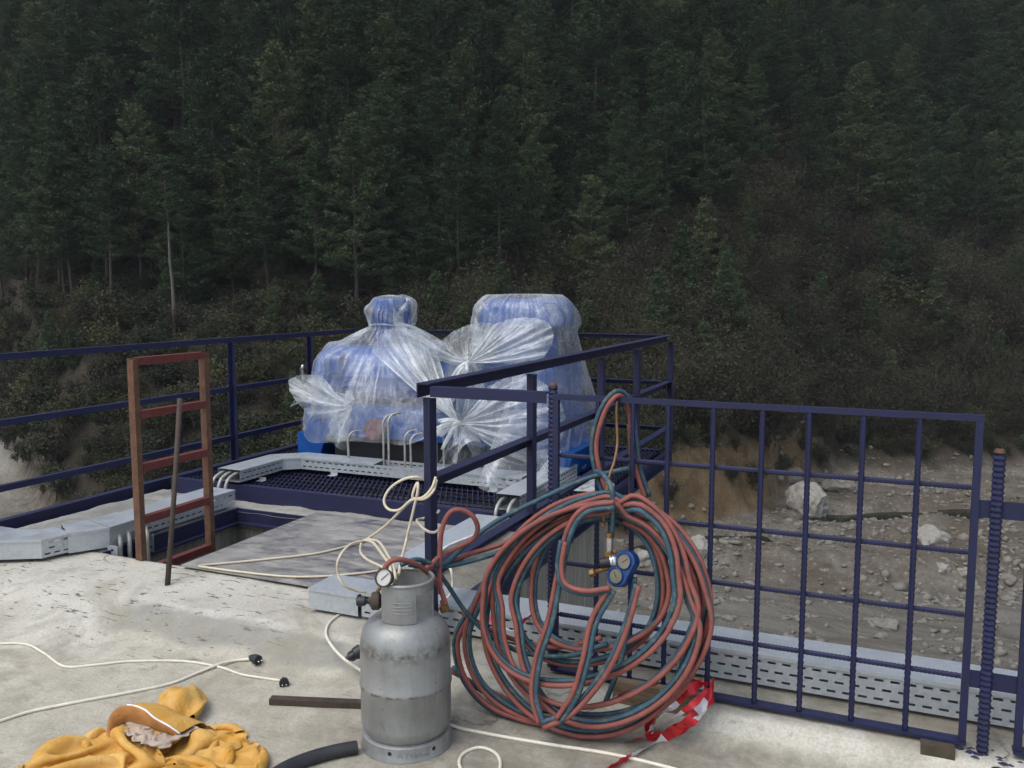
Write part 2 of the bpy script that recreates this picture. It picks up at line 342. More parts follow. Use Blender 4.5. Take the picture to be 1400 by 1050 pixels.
def m_leaf(name, c1, c2, c3, hue=0.12):
    m = NT(name); g = m.n('ShaderNodeNewGeometry').outputs['Random Per Island']; oi = m.n('ShaderNodeObjectInfo').outputs['Random']
    c = m.mix(g, c1, c2); c = m.mix(m.ramp(oi, [(0.55, 0.0), (1.0, 0.7)]), c, c3)
    x = m.n('ShaderNodeHueSaturation'); m.l(c, x.inputs['Color']); m.l(m.math('ADD', 0.62, m.math('MULTIPLY', oi, 0.75)), x.inputs['Value'])
    m.l(x.outputs[0], m.b.inputs['Base Color']); m.set(0.75, 0, 0.2); return m.m
M['needle'] = m_leaf('pine_needles', (0.028, 0.052, 0.023), (0.046, 0.075, 0.033), (0.066, 0.074, 0.032))
M['needlelight'] = m_leaf('young_pine_needles', (0.036, 0.060, 0.026), (0.062, 0.092, 0.040), (0.066, 0.076, 0.034))
M['twig'] = m_leaf('bare_twigs', (0.038, 0.033, 0.024), (0.078, 0.068, 0.050), (0.065, 0.060, 0.036))
M['leaf'] = m_leaf('shrub_leaves', (0.020, 0.026, 0.014), (0.042, 0.050, 0.027), (0.045, 0.043, 0.025))
M['olive'] = m_leaf('olive_leaves', (0.035, 0.038, 0.015), (0.06, 0.063, 0.026), (0.06, 0.056, 0.024))
M['dry'] = m_leaf('dry_brush', (0.028, 0.026, 0.016), (0.044, 0.041, 0.025), (0.036, 0.042, 0.019))
M['bark'] = paint('pine_bark', (0.048, 0.038, 0.032), 0.9, 0, 0.5, (0.085, 0.072, 0.06), 3, 0.35)
M['palebark'] = paint('pale_dead_bark', (0.10, 0.088, 0.075), 0.9, 0, 0.5, (0.12, 0.10, 0.09), 3, 0.3)
def m_terrain():
    m = NT('valley_ground'); p = m.pos()
    big = m.noise(p, 0.09, 6, 0.6, 0.6); mid = m.noise(p, 0.45, 8, 0.7, 0.4); fin = m.noise(p, 2.6, 6, 0.75); vf = m.voronoi(p, 2.2)
    grav = m.mix(m.ramp(mid, [(0.35, 0.0), (0.68, 1.0)]), (0.078, 0.066, 0.050), (0.225, 0.205, 0.172))
    grav = m.mix(m.ramp(big, [(0.42, 0.0), (0.62, 0.8)]), grav, (0.10, 0.08, 0.058))
    peb = m.math('MULTIPLY', m.ramp(vf['Distance'], [(0.16, 1.0), (0.30, 0.0)]), m.ramp(fin, [(0.42, 0.0), (0.58, 1.0)]))
    grav = m.mix(m.math('MULTIPLY', peb, 0.8), grav, (0.27, 0.255, 0.225))
    grav = m.mix(m.math('MULTIPLY', m.ramp(fin, [(0.3, 1.0), (0.5, 0.0)]), 0.55), grav, (0.05, 0.043, 0.033))
    # graded silt lanes left by trucks
    silt = m.mix(m.ramp(m.noise(p, 0.8, 6, 0.6, 0.6, (0.25, 1.6, 1)), [(0.35, 0.0), (0.7, 1.0)]), (0.10, 0.091, 0.074), (0.185, 0.175, 0.15))
    grav = m.mix(m.attr('lane'), grav, silt)
    soil = m.mix(m.ramp(mid, [(0.35, 0.0), (0.65, 1.0)]), (0.022, 0.018, 0.013), (0.058, 0.046, 0.033))
    soil = m.mix(m.math('MULTIPLY', peb, 0.25), soil, (0.16, 0.148, 0.125)); soil = m.mix(m.ramp(m.noise(p, 0.2, 5, 0.6), [(0.55, 0.0), (0.68, 0.6)]), soil, (0.024, 0.028, 0.015))
    bank = m.mix(m.ramp(mid, [(0.35, 0.0), (0.65, 1.0)]), (0.085, 0.056, 0.028), (0.20, 0.145, 0.08))
    c = m.mix(m.attr('slope'), grav, soil); c = m.mix(m.attr('bank'), c, bank); c = m.mix(m.attr('road'), c, (0.30, 0.285, 0.245))
    m.col(c); m.set(0.95, 0, 0.15); m.bump(m.math('ADD', mid, m.math('MULTIPLY', fin, 0.5)), 0.9, 0.4); return m.m
M['terrain'] = m_terrain()
def m_water():
    m = NT('murky_water'); p = m.pos(); m.col((0.012, 0.014, 0.008)); m.set(0.2, 0, 0.5); m.bump(m.noise(p, 2.2, 3), 0.12, 0.05); return m.m
M['water'] = m_water()

# ------------------------------------------------------------------ numpy value noise
_perm = rng.random((256, 256))
def vnoise(x, y, s):
    x = np.asarray(x) * s; y = np.asarray(y) * s; xi = np.floor(x).astype(int); yi = np.floor(y).astype(int); fx = x - xi; fy = y - yi
    fx = fx * fx * (3 - 2 * fx); fy = fy * fy * (3 - 2 * fy); g = lambda a, b: _perm[a % 256, b % 256]
    return (g(xi, yi) * (1 - fx) + g(xi + 1, yi) * fx) * (1 - fy) + (g(xi, yi + 1) * (1 - fx) + g(xi + 1, yi + 1) * fx) * fy
def fbm(x, y, s, o=4, g=0.5):
    t = 0; a = 1; n = 0
    for k in range(o): t = t + a * (vnoise(x + 17.3 * k, y - 9.1 * k, s * 2 ** k) - 0.5); n += a; a *= g
    return t / n * 2
def sstep(a, b, x):
    t = np.clip((np.asarray(x) - a) / (b - a), 0, 1); return t * t * (3 - 2 * t)

# ------------------------------------------------------------------ the valley
FLOOR = -16.0
_fpx = np.array([-1500, -400, -60, 0, 25, 60, 130, 500, 860, 960, 1050, 1100, 1150, 1250, 1400, 1900, 3000.])
_fpy = np.array([655, 640, 628, 636, 672, 720, 745, 765, 742, 722, 700, 668, 652, 652, 640, 632, 640.])
_ang = np.arctan((_fpy - 525) / FOC) + PITCH
_fd = (EYE - FLOOR) / np.tan(_ang)
_az = np.arctan((_fpx - 700) / FOC)
def polar(X, Y):
    a = X * math.cos(YAW) + Y * math.sin(YAW); b = -X * math.sin(YAW) + Y * math.cos(YAW); return a, b, np.arctan2(a, b)
def ground(X, Y, full=False):
    X = np.asarray(X, float); Y = np.asarray(Y, float)
    a, b, az = polar(X, Y)
    foot = np.interp(az, _az, _fd) / np.maximum(np.cos(az), 0.25) * 1.0
    d = np.hypot(a, b); foot = foot + fbm(X, Y, 0.12, 3) * 2.0
    front = sstep(math.pi * 0.62, math.pi * 0.45, np.abs(az))
    s = (d - foot); s = np.where(front > 0, s, -50)
    bankw = sstep(0.10, 0.15, az) * sstep(0.36, 0.31, az)                     # undercut earth bank by the pool
    hill = 0.62 * np.clip(s, 0, 26) + 0.80 * np.clip(s - 26, 0, 190) + 0.25 * np.clip(s - 216, 0, 200)
    hill = hill + bankw * (3.2 + 1.4 * fbm(X, Y, 0.5, 3)) * sstep(0, 3.4, s + 1.2 * fbm(X, Y, 0.45, 3)) + (1 - bankw) * 0.6 * sstep(0, 2, s)
    hill = hill + sstep(2, 20, s) * (fbm(X, Y, 0.045, 4) * 5.0 + fbm(X, Y, 0.3, 3) * 0.7)
    hill = hill * front
    fl = fbm(X, Y, 0.11, 4) * 0.9 + np.abs(fbm(X, Y, 0.35, 4)) * 0.9 + fbm(X, Y, 1.1, 2) * 0.18
    # truck lanes run across the view, roughly 42 to 50 m out
    lane = sstep(53, 49, b + a * 0.10 + fbm(X, Y, 0.07, 2) * 2.0)
    rut = np.sin((b + a * 0.10 + 1.5 * fbm(X, Y, 0.05, 2)) * 2.6) * 0.16
    fl = fl * (1 - 0.8 * lane) + rut * lane
    fl = fl + 1.3 * sstep(4.5, 0, np.abs(b + 0.10 * a - 56 - 2 * fbm(X, Y, 0.1, 2))) * (1 - sstep(0, -60, a) )* sstep(0.05, 0.2, az)
    pool = pools(X, Y); flat = pools(X, Y, 2.6, 1.1); fl = fl * (1 - 0.85 * flat); fl = fl - 0.7 * pool
    near = sstep(30, 20, np.hypot(X, Y))
    z = FLOOR + fl * (1 - sstep(0, 4, s) * front) * (1 - near) + hill
    if not full: return z
    sl = sstep(-0.5, 2.0, s) * front
    road = sstep(-0.512, -0.53, az) * sstep(14, 6, s) * sstep(-40, -5, s) * (0.6 + 0.4 * vnoise(X, Y, 0.5))
    return z, sl, bankw * sstep(-0.5, 0.5, s) * sstep(4.5, 2.8, s + fbm(X, Y, 0.4, 2) * 1.5), lane * (1 - sl), road
POOLS = [(onz(955, 742, FLOOR), 5.0, 1.9, 0.35), (onz(1160, 706, FLOOR), 3.6, 1.2, 0.1), (onz(1265, 703, FLOOR), 4.5, 1.3, -0.1), (onz(1345, 697, FLOOR), 3.5, 1.0, -0.1)]
def pools(X, Y, o0=1.3, o1=0.8):
    t = np.zeros_like(np.asarray(X, float))
    for c, ra, rb, q in POOLS:
        a, b, _ = polar(np.asarray(X) - c[0], np.asarray(Y) - c[1]); aa = a * math.cos(q) + b * math.sin(q); bb = -a * math.sin(q) + b * math.cos(q)
        t = np.maximum(t, sstep(o0, o1, np.hypot(aa / ra, bb / rb) + 0.25 * fbm(X, Y, 0.4, 3)))
    return t
def build_terrain():
    # one sheet: fine where it is looked at, coarse towards the horizon
    def axis(lo, hi, f0, f1, step):
        fine = list(np.arange(f0, f1 + step, step)); L = []; x = f0; d = step
        while x > lo: d *= 1.18; x -= d; L.append(x)
        H_ = []; x = fine[-1]; d = step
        while x < hi: d *= 1.18; x += d; H_.append(x)
        return np.array(L[::-1] + fine + H_)
    xs = axis(-900, 900, -125, 45, 0.75); ys = axis(-900, 900, 22, 150, 0.75)
    X, Y = np.meshgrid(xs, ys, indexing='ij'); z, sl, bk, ln, rd = ground(X, Y, True)
    n, m = X.shape; I = (np.arange(n - 1)[:, None] * m + np.arange(m - 1)[None, :]).ravel()
    F = np.stack([I, I + m, I + m + 1, I + 1], 1)
    me = mesh_np('ground', np.stack([X, Y, z], -1).reshape(-1, 3), F)
    for nm, arr in (('slope', sl), ('bank', bk), ('lane', ln), ('road', rd)):
        me.attributes.new(nm, 'FLOAT', 'POINT').data.foreach_set('value', np.asarray(arr, np.float32).ravel())
    structure(link('ground', me, M['terrain'], smooth=True))
    for c, ra, rb, q in POOLS:
        mb = MB(); k = 40; V = [(c[0], c[1], FLOOR - 0.20)]
        for i in range(k):
            t = 2 * math.pi * i / k; aa, bb = 1.5 * ra * math.cos(t), 1.5 * rb * math.sin(t); a = aa * math.cos(q) - bb * math.sin(q); b = aa * math.sin(q) + bb * math.cos(q)
            V.append((c[0] + a * math.cos(YAW) - b * math.sin(YAW), c[1] + a * math.sin(YAW) + b * math.cos(YAW), FLOOR - 0.20 - 0.004 * POOLS.index((c, ra, rb, q)) if False else FLOOR - 0.20))
        V = [(x, y, zz - 0.006 * [i for i, P in enumerate(POOLS) if P[0] is c][0]) for x, y, zz in V]
        mb.add(V, [(0, 1 + i, 1 + (i + 1) % k) for i in range(k)])
        structure(obj('stream', mb, M['water'], at=V[0]))
build_terrain()

def rock_mb(c, s, seed, sub=2, flat=0.7):
    import bmesh
    bm = bmesh.new(); bmesh.ops.create_icosphere(bm, subdivisions=sub, radius=1.0); r_ = np.random.default_rng(seed)
    V = np.array([v.co[:] for v in bm.verts]); F = [[v.index for v in f.verts] for f in bm.faces]; bm.free()
    for k in range(9):                                   # chisel flat facets
        n = r_.normal(size=3); n /= np.linalg.norm(n); h = r_.uniform(0.55, 0.9); d = V @ n; V = V - np.maximum(d - h, 0)[:, None] * n
    for k in range(14):
        n = r_.normal(size=3); n /= np.linalg.norm(n); f_ = r_.uniform(3, 11); V = V * (1 + (0.16 / f_) * np.abs(np.sin(V @ n * f_ + r_.uniform(0, 6)))[:, None] * 1.5)
    V += r_.normal(size=V.shape) * 0.012; V *= np.array([s, s * r_.uniform(0.7, 1.0), s * flat]); q = r_.uniform(0, 6.28)
    V = V @ np.array([[math.cos(q), -math.sin(q), 0], [math.sin(q), math.cos(q), 0], [0, 0, 1]]); mb = MB(); mb.add(V + A(c), F); return mb
def on_ground(px, py, it=14):                             # where the sight line meets the terrain
    d = _ray(px, py); lo, hi = 30.0, 320.0
    t = np.linspace(lo, hi, 1500); P = _c + d[None] * t[:, None]; g = ground(P[:, 0], P[:, 1]); k = np.argmax(P[:, 2] < g); return P[k]
for px, py, s, mat, lab in [
    (1105, 697, 1.4, 'palestone', 'big pale grooved boulder half sunk in the brown bank above the gravel'),
    (1078, 652, 1.1, 'stone', 'grey boulder uphill to the left of the big pale one'),
    (1145, 668, 1.15, 'stone', 'round grey boulder to the right of the big pale one'),
    (958, 752, 1.05, 'palestone', 'pale flat stone lying in the dark pool by the orange bank'),
    (1270, 738, 1.0, 'palestone', 'broad pale slab of rock on the gravel before the long puddle'),
    (1290, 778, 0.75, 'palestone', 'whitish stone on the gravel behind the last mesh column'),
    (1318, 782, 0.6, 'palestone', 'small whitish stone beside a larger one on the gravel'),
    (1210, 855, 0.9, 'stone', 'grey brown slab at the edge of the truck lane'),
    (880, 762, 0.8, 'palestone', 'pale stone behind the coiled hoses at the pool end'),
    (1375, 790, 0.7, 'stone', 'grey stone behind the post at the picture edge')]:
    p = on_ground(px, py); tag(obj('boulder', rock_mb(p + A((0, 0, .55 if s > 1.3 else 0)), s * (1 if py < 760 else 0.62), px, 4, 0.95 if s > 1.3 else 0.62), M[mat], at=p), lab, 'boulder', 'boulders in the riverbed')
for px, py, s, lab in [(1385, 45, 5.5, 'pale rock face showing between pines at the top corner'), (1195, 92, 2.2, 'small pale outcrop among pines below the tall bare trunks'),
                       (835, 132, 2.4, 'pale scree outcrop between dark pines above the large wrapped motor'), (912, 140, 1.6, 'whitish rock in a dark gap high on the hillside')]:
    p = on_ground(px, py) + A((0, 0, 2.0)); tag(obj('rock_outcrop', rock_mb(p, s, px, 3, 1.3), M['stone'], at=p), lab, 'rock', 'rock outcrops on the hill')

def pebbles():
    import bmesh
    bm = bmesh.new(); bmesh.ops.create_icosphere(bm, subdivisions=1, radius=1.0); V0 = np.array([v.co[:] for v in bm.verts]); F0 = np.array([[v.index for v in f.verts] for f in bm.faces]); bm.free()
    # broken stones: fewer faces
    N = 22000; px = rng.uniform(840, 1440, N); py = rng.uniform(640, 945, N); keep = rng.random(N) < np.where(py > 825, 0.25, 1.0); px, py = px[keep], py[keep]
    d = _fw[None] + _rt[None] * ((px - 700) / FOC)[:, None] - _up[None] * ((py - 525) / FOC)[:, None]
    P = _c[None] + d * ((FLOOR + 0.2 - EYE) / d[:, 2])[:, None]; P += rng.normal(size=P.shape) * 0.8
    P = P[(fbm(P[:, 0], P[:, 1], 0.22, 4) + 0.25 * rng.normal(size=len(P))) > -0.02]; P[:, 2] = ground(P[:, 0], P[:, 1]); s = 0.04 + 0.30 * rng.random(len(P)) ** 8
    pl = pools(P[:, 0], P[:, 1]); P = P[pl < 0.2]; s = s[pl < 0.2]; n = len(P)
    V = V0[None] * (1 + 0.35 * rng.normal(size=(n, len(V0), 1))) * (s[:, None] * np.array([[1, 1, 0.65]]) * rng.uniform(0.6, 1.4, (n, 3)))[:, None, :] + P[:, None, :]
    F = F0[None] + (np.arange(n) * len(V0))[:, None, None]
    o = link('gravel', mesh_np('gravel', V.reshape(-1, 3), F.reshape(-1, 3)), M['stone']); o['kind'] = 'stuff'
    o['label'] = 'loose grey stones strewn over the riverbed'; o['category'] = 'gravel'
pebbles()

# ------------------------------------------------------------------ trees and shrubs
def tris_at(P, size, asp, r_, up=0.4, flat=0.0):
    n = len(P); a = r_.normal(size=(n, 3)); a[:, 2] = a[:, 2] * (0.6 if not flat else 0.35) + up; a /= np.linalg.norm(a, axis=1)[:, None]
    s = r_.normal(size=(n, 3)) * (1 - flat) + A((0, 0, 1)) * flat
    b = np.cross(a, s); b /= np.linalg.norm(b, axis=1)[:, None] + 1e-9
    L = size * r_.uniform(0.6, 1.35, (n, 1)); W = L * asp
    return np.stack([P - b * W, P + b * W, P + a * L], 1).reshape(-1, 3)
def pine_meshes(name, h, crown0, rad, seed, dens=1.0, layered=True, mat='needle', conic=1.0, bark='bark', dead=6):
    r_ = np.random.default_rng(seed); wood = MB(); zs = np.linspace(0, h, 10)
    bend = np.cumsum(r_.normal(0, 0.05, (10, 2)), 0); tr = [(bend[i, 0], bend[i, 1], zs[i]) for i in range(10)]
    wood.tube(tr, np.linspace(0.011 * h + 0.03, 0.02, 10), 6)
    tp = lambda z: A((np.interp(z, zs, bend[:, 0]), np.interp(z, zs, bend[:, 1]), z))
    pts = []; z = crown0
    while z < h - 0.25:
        f = (z - crown0) / (h - crown0); R_ = rad * ((1 - f) ** (0.75 * conic) * min(1, 0.45 + 2.2 * f + 0.25) + 0.05)
        k = int(r_.integers(4, 7)); a0 = r_.uniform(0, 6.28)
        for j in range(k):
            if r_.random() < 0.14: continue
            az = a0 + 6.28 * j / k + r_.normal(0, 0.25); L = R_ * r_.uniform(0.55, 1.2); rise = r_.uniform(-0.12, 0.22) + 0.5 * f
            o = tp(z + r_.normal(0, 0.08)); dr = A((math.cos(az), math.sin(az), rise)); e = o + dr * L + A((0, 0, 0.12 * L))
            wood.tube([o, o + dr * L * 0.5 - A((0, 0, 0.03 * L)), e], [0.012 + 0.012 * L, 0.01 + 0.006 * L, 0.006], 3, False)
            m = max(3, int(8 * L * dens)); t = r_.uniform(0.22, 1.0, m) ** 0.75; sp = 0.10 + 0.26 * L * (1 - 0.45 * t)
            q = o + dr * L * t[:, None] + np.stack([np.zeros(m), np.zeros(m), 0.12 * L * t ** 2], 1)
            side = A((-math.sin(az), math.cos(az), 0)); q = q + side * (r_.normal(0, 0.55, m) * sp)[:, None] + A((0, 0, 1)) * (r_.normal(0.05, 0.10, m))[:, None]
            pts.append(q)
        z += r_.uniform(0.42, 0.7) * (1 if layered else 0.7) * (0.55 + 0.45 * (1 - f))
    for k in range(dead):                                 # dead snags under the crown
        zz = r_.uniform(crown0 * 0.45, crown0 + 0.5); az = r_.uniform(0, 6.28); L = rad * r_.uniform(0.3, 0.75); o = tp(zz)
        wood.tube([o, o + A((math.cos(az) * L * .6, math.sin(az) * L * .6, -0.05)), o + A((math.cos(az) * L, math.sin(az) * L, 0.1 * L))], [0.03, 0.02, 0.008], 3, False)
    P = np.concatenate(pts); n = 14; P = np.repeat(P, n, 0) + r_.normal(0, 0.13, (len(P) * n, 3)) * A((1, 1, 0.6))
    T = tris_at(P, 0.21, 0.19, r_, 0.35, 0.6); crown = mesh_np(name + '_crown', T, np.arange(len(T)).reshape(-1, 3)); crown.materials.append(M[mat])
    trunk = bpy.data.meshes.new(name + '_trunk'); trunk.from_pydata(wood.v, [], wood.f); trunk.materials.append(M[bark]); trunk.polygons.foreach_set('use_smooth', np.ones(len(trunk.polygons), bool))
    return trunk, crown
def shrub_meshes(name, h, rad, seed, mat, n_st, leaf=None, nl=0, ls=0.14):
    r_ = np.random.default_rng(seed); V = []; tips = []
    for i in range(n_st):                                 # branching stems as slim three-sided slivers
        az = r_.uniform(0, 6.28); q = r_.uniform(0.05, 0.85) ; o = A((r_.normal(0, rad * .15), r_.normal(0, rad * .15), 0)); L = h * r_.uniform(0.55, 1.05)
        e = o + A((math.cos(az) * rad * q, math.sin(az) * rad * q, L * math.sqrt(1 - 0.5 * q * q)))
        V.append((o, e, 0.02))
        for k in range(9):
            t = r_.uniform(0.3, 0.95); s = o + (e - o) * t; d = r_.normal(size=3); d[2] = abs(d[2]) * 0.9 + 0.2; d /= np.linalg.norm(d); l2 = h * r_.uniform(0.12, 0.3); e2 = s + d * l2; V.append((s, e2, 0.010)); tips.append(e2)
            for k2 in range(3):
                t2 = r_.uniform(0.3, 1); s2 = s + d * l2 * t2; d2 = d + r_.normal(size=3) * 0.6; e3 = s2 + d2 * l2 * 0.5; V.append((s2, e3, 0.006)); tips.append(e3)
    o = np.array([v[0] for v in V]); e = np.array([v[1] for v in V]); w_ = np.array([v[2] for v in V])[:, None] * 2.0
    side = np.cross(e - o, r_.normal(size=o.shape)); side /= np.linalg.norm(side, axis=1)[:, None] + 1e-9; sd2 = np.cross(e - o, side); sd2 /= np.linalg.norm(sd2, axis=1)[:, None] + 1e-9
    T = np.concatenate([np.stack([o - side * w_, o + side * w_, e], 1), np.stack([o - sd2 * w_, o + sd2 * w_, e], 1)]).reshape(-1, 3)
    stems = mesh_np(name + '_stems', T, np.arange(len(T)).reshape(-1, 3)); stems.materials.append(M[mat]); fol = None
    if leaf:
        tips = np.array(tips); P = tips[r_.integers(0, len(tips), nl)] + r_.normal(0, 0.10 * h ** 0.5, (nl, 3)); P[:, 2] = np.maximum(P[:, 2], 0.05)
        T = tris_at(P, ls, 0.42, r_, 0.3); fol = mesh_np(name + '_foliage', T, np.arange(len(T)).reshape(-1, 3)); fol.materials.append(M[leaf])
    return stems, fol
PINES = [pine_meshes('pine', 19, 7.0, 4.3, 1), pine_meshes('pine', 17, 4.5, 4.0, 2), pine_meshes('pine', 21, 8.0, 4.8, 3, 1.0), pine_meshes('pine', 15, 3.0, 3.8, 4, 1.1), pine_meshes('pine', 18, 5.0, 4.9, 5, 0.95), pine_meshes('pine', 20, 4.0, 4.4, 6, 1.0)]
YOUNG = [pine_meshes('young_pine', 9, 0.9, 2.4, 21, 1.1, mat='needlelight', conic=1.25, dead=0), pine_meshes('young_pine', 7, 0.6, 2.0, 22, 1.2, mat='needlelight', conic=1.3, dead=0), pine_meshes('young_pine', 11, 1.6, 2.7, 23, 1.0, mat='needle', conic=1.2, dead=0)]
BARE = [shrub_meshes('bare', 5.0, 2.4, 31, 'twig', 16, 'dry', 2600, 0.15), shrub_meshes('bare', 3.6, 2.2, 32, 'twig', 15, 'dry', 2200, 0.15), shrub_meshes('bare', 6.5, 2.6, 33, 'twig', 18, 'dry', 3000, 0.15)]
LEAFY = [shrub_meshes('leafy', 1.8, 1.7, 41, 'twig', 12, 'leaf', 1500, 0.17), shrub_meshes('leafy', 2.4, 2.0, 42, 'twig', 14, 'leaf', 1900, 0.17), shrub_meshes('leafy', 2.8, 2.1, 43, 'twig', 14, 'olive', 1900, 0.17)]
def place(kind, label, cat, pair, names, p, s, rz, group):
    e = thing(kind, label, cat, p, group); e.scale = (s, s, s); e.rotation_euler = (random.uniform(-.03, .03), random.uniform(-.03, .03), rz)
    for nm, me in zip(names, pair):
        if me is not None: link(nm, me, None, e)
    return e
def to_px(P):
    q = P - _c[None]; z = q @ _fw; return 700 + FOC * (q @ _rt) / z, 525 - FOC * (q @ _up) / z, z
def scatter(n, seed, dmin, x0, x1, smin, smax):
    """spots on the hillside at least dmin apart"""
    r_ = np.random.default_rng(seed); N_ = 60000; X = r_.uniform(-210, 130, N_); Y = r_.uniform(20, 260, N_)
    a, b, az = polar(X, Y); foot = np.interp(az, _az, _fd) / np.cos(np.clip(az, -1.2, 1.2)); s = np.hypot(a, b) - foot; px = 700 + FOC * np.tan(np.clip(az, -1.3, 1.3))
    ok = (np.abs(az) < 1.2) & (px > x0) & (px < x1) & (s > smin) & (s < smax); X, Y, s, px = X[ok], Y[ok], s[ok], px[ok]
    cell = {}; out = []
    for i in range(len(X)):
        k = (int(X[i] // dmin), int(Y[i] // dmin)); good = True
        for u in (-1, 0, 1):
            for v in (-1, 0, 1):
                for j in cell.get((k[0] + u, k[1] + v), ()):
                    if (X[j] - X[i]) ** 2 + (Y[j] - Y[i]) ** 2 < dmin * dmin: good = False
        if good: cell.setdefault(k, []).append(i); out.append(i)
        if len(out) >= n: break
    out = np.array(out, int); return X[out], Y[out], s[out], px[out]
def stuff_scatter(name, label, cat, meshes, X, Y, Z, S, idx, seed):
    col = bpy.data.collections.new(name + '_kinds')
    for k, pair in enumerate(meshes):
        ms = [m_ for m_ in pair if m_ is not None]
        V = []; F = []; mi = []; b = 0; me = bpy.data.meshes.new(name + '_kind')
        for j, m_ in enumerate(ms):
            co = np.empty(len(m_.vertices) * 3, np.float32); m_.vertices.foreach_get('co', co); V.append(co.reshape(-1, 3))
            for p in m_.polygons: F.append([b + i for i in p.vertices]); mi.append(j)
            b += len(m_.vertices); me.materials.append(m_.materials[0])
        me.from_pydata(np.concatenate(V).tolist(), [], F); me.polygons.foreach_set('material_index', np.array(mi, np.int32)); me.update()
        o = bpy.data.objects.new('%s_%02d' % (name, k), me); col.objects.link(o)
    pm = bpy.data.meshes.new(name); pm.vertices.add(len(X)); pm.vertices.foreach_set('co', np.stack([X, Y, Z], 1).astype(np.float32).ravel())
    for nm, t, arr in (('size', 'FLOAT', S), ('kind_index', 'INT', idx), ('turn', 'FLOAT', np.random.default_rng(seed).uniform(0, 6.28, len(X)))):
        pm.attributes.new(nm, t, 'POINT').data.foreach_set('value', np.asarray(arr, np.float32 if t == 'FLOAT' else np.int32))
    o = bpy.data.objects.new(name, pm); scene.collection.objects.link(o); o['kind'] = 'stuff'; o['label'] = label; o['category'] = cat
    g = bpy.data.node_groups.new(name + '_nodes', 'GeometryNodeTree'); g.interface.new_socket('Geometry', in_out='INPUT', socket_type='NodeSocketGeometry'); g.interface.new_socket('Geometry', in_out='OUTPUT', socket_type='NodeSocketGeometry')
    N = g.nodes.new; gi = N('NodeGroupInput'); go = N('NodeGroupOutput'); ci = N('GeometryNodeCollectionInfo'); ci.inputs[0].default_value = col; ci.inputs['Separate Children'].default_value = True; ci.inputs['Reset Children'].default_value = True
    ip = N('GeometryNodeInstanceOnPoints'); ip.inputs['Pick Instance'].default_value = True
    def at_(nm, t): x = N('GeometryNodeInputNamedAttribute'); x.data_type = t; x.inputs[0].default_value = nm; return x.outputs[0]
    cx = N('ShaderNodeCombineXYZ'); g.links.new(at_('turn', 'FLOAT'), cx.inputs[2])
    sx = N('ShaderNodeCombineXYZ'); sz = at_('size', 'FLOAT')
    for i in range(3): g.links.new(sz, sx.inputs[i])
    g.links.new(gi.outputs[0], ip.inputs['Points']); g.links.new(ci.outputs[0], ip.inputs['Instance']); g.links.new(at_('kind_index', 'INT'), ip.inputs['Instance Index'])
    g.links.new(cx.outputs[0], ip.inputs['Rotation']); g.links.new(sx.outputs[0], ip.inputs['Scale']); g.links.new(ip.outputs[0], go.inputs[0])
    md = o.modifiers.new('spread', 'NODES'); md.node_group = g; return o

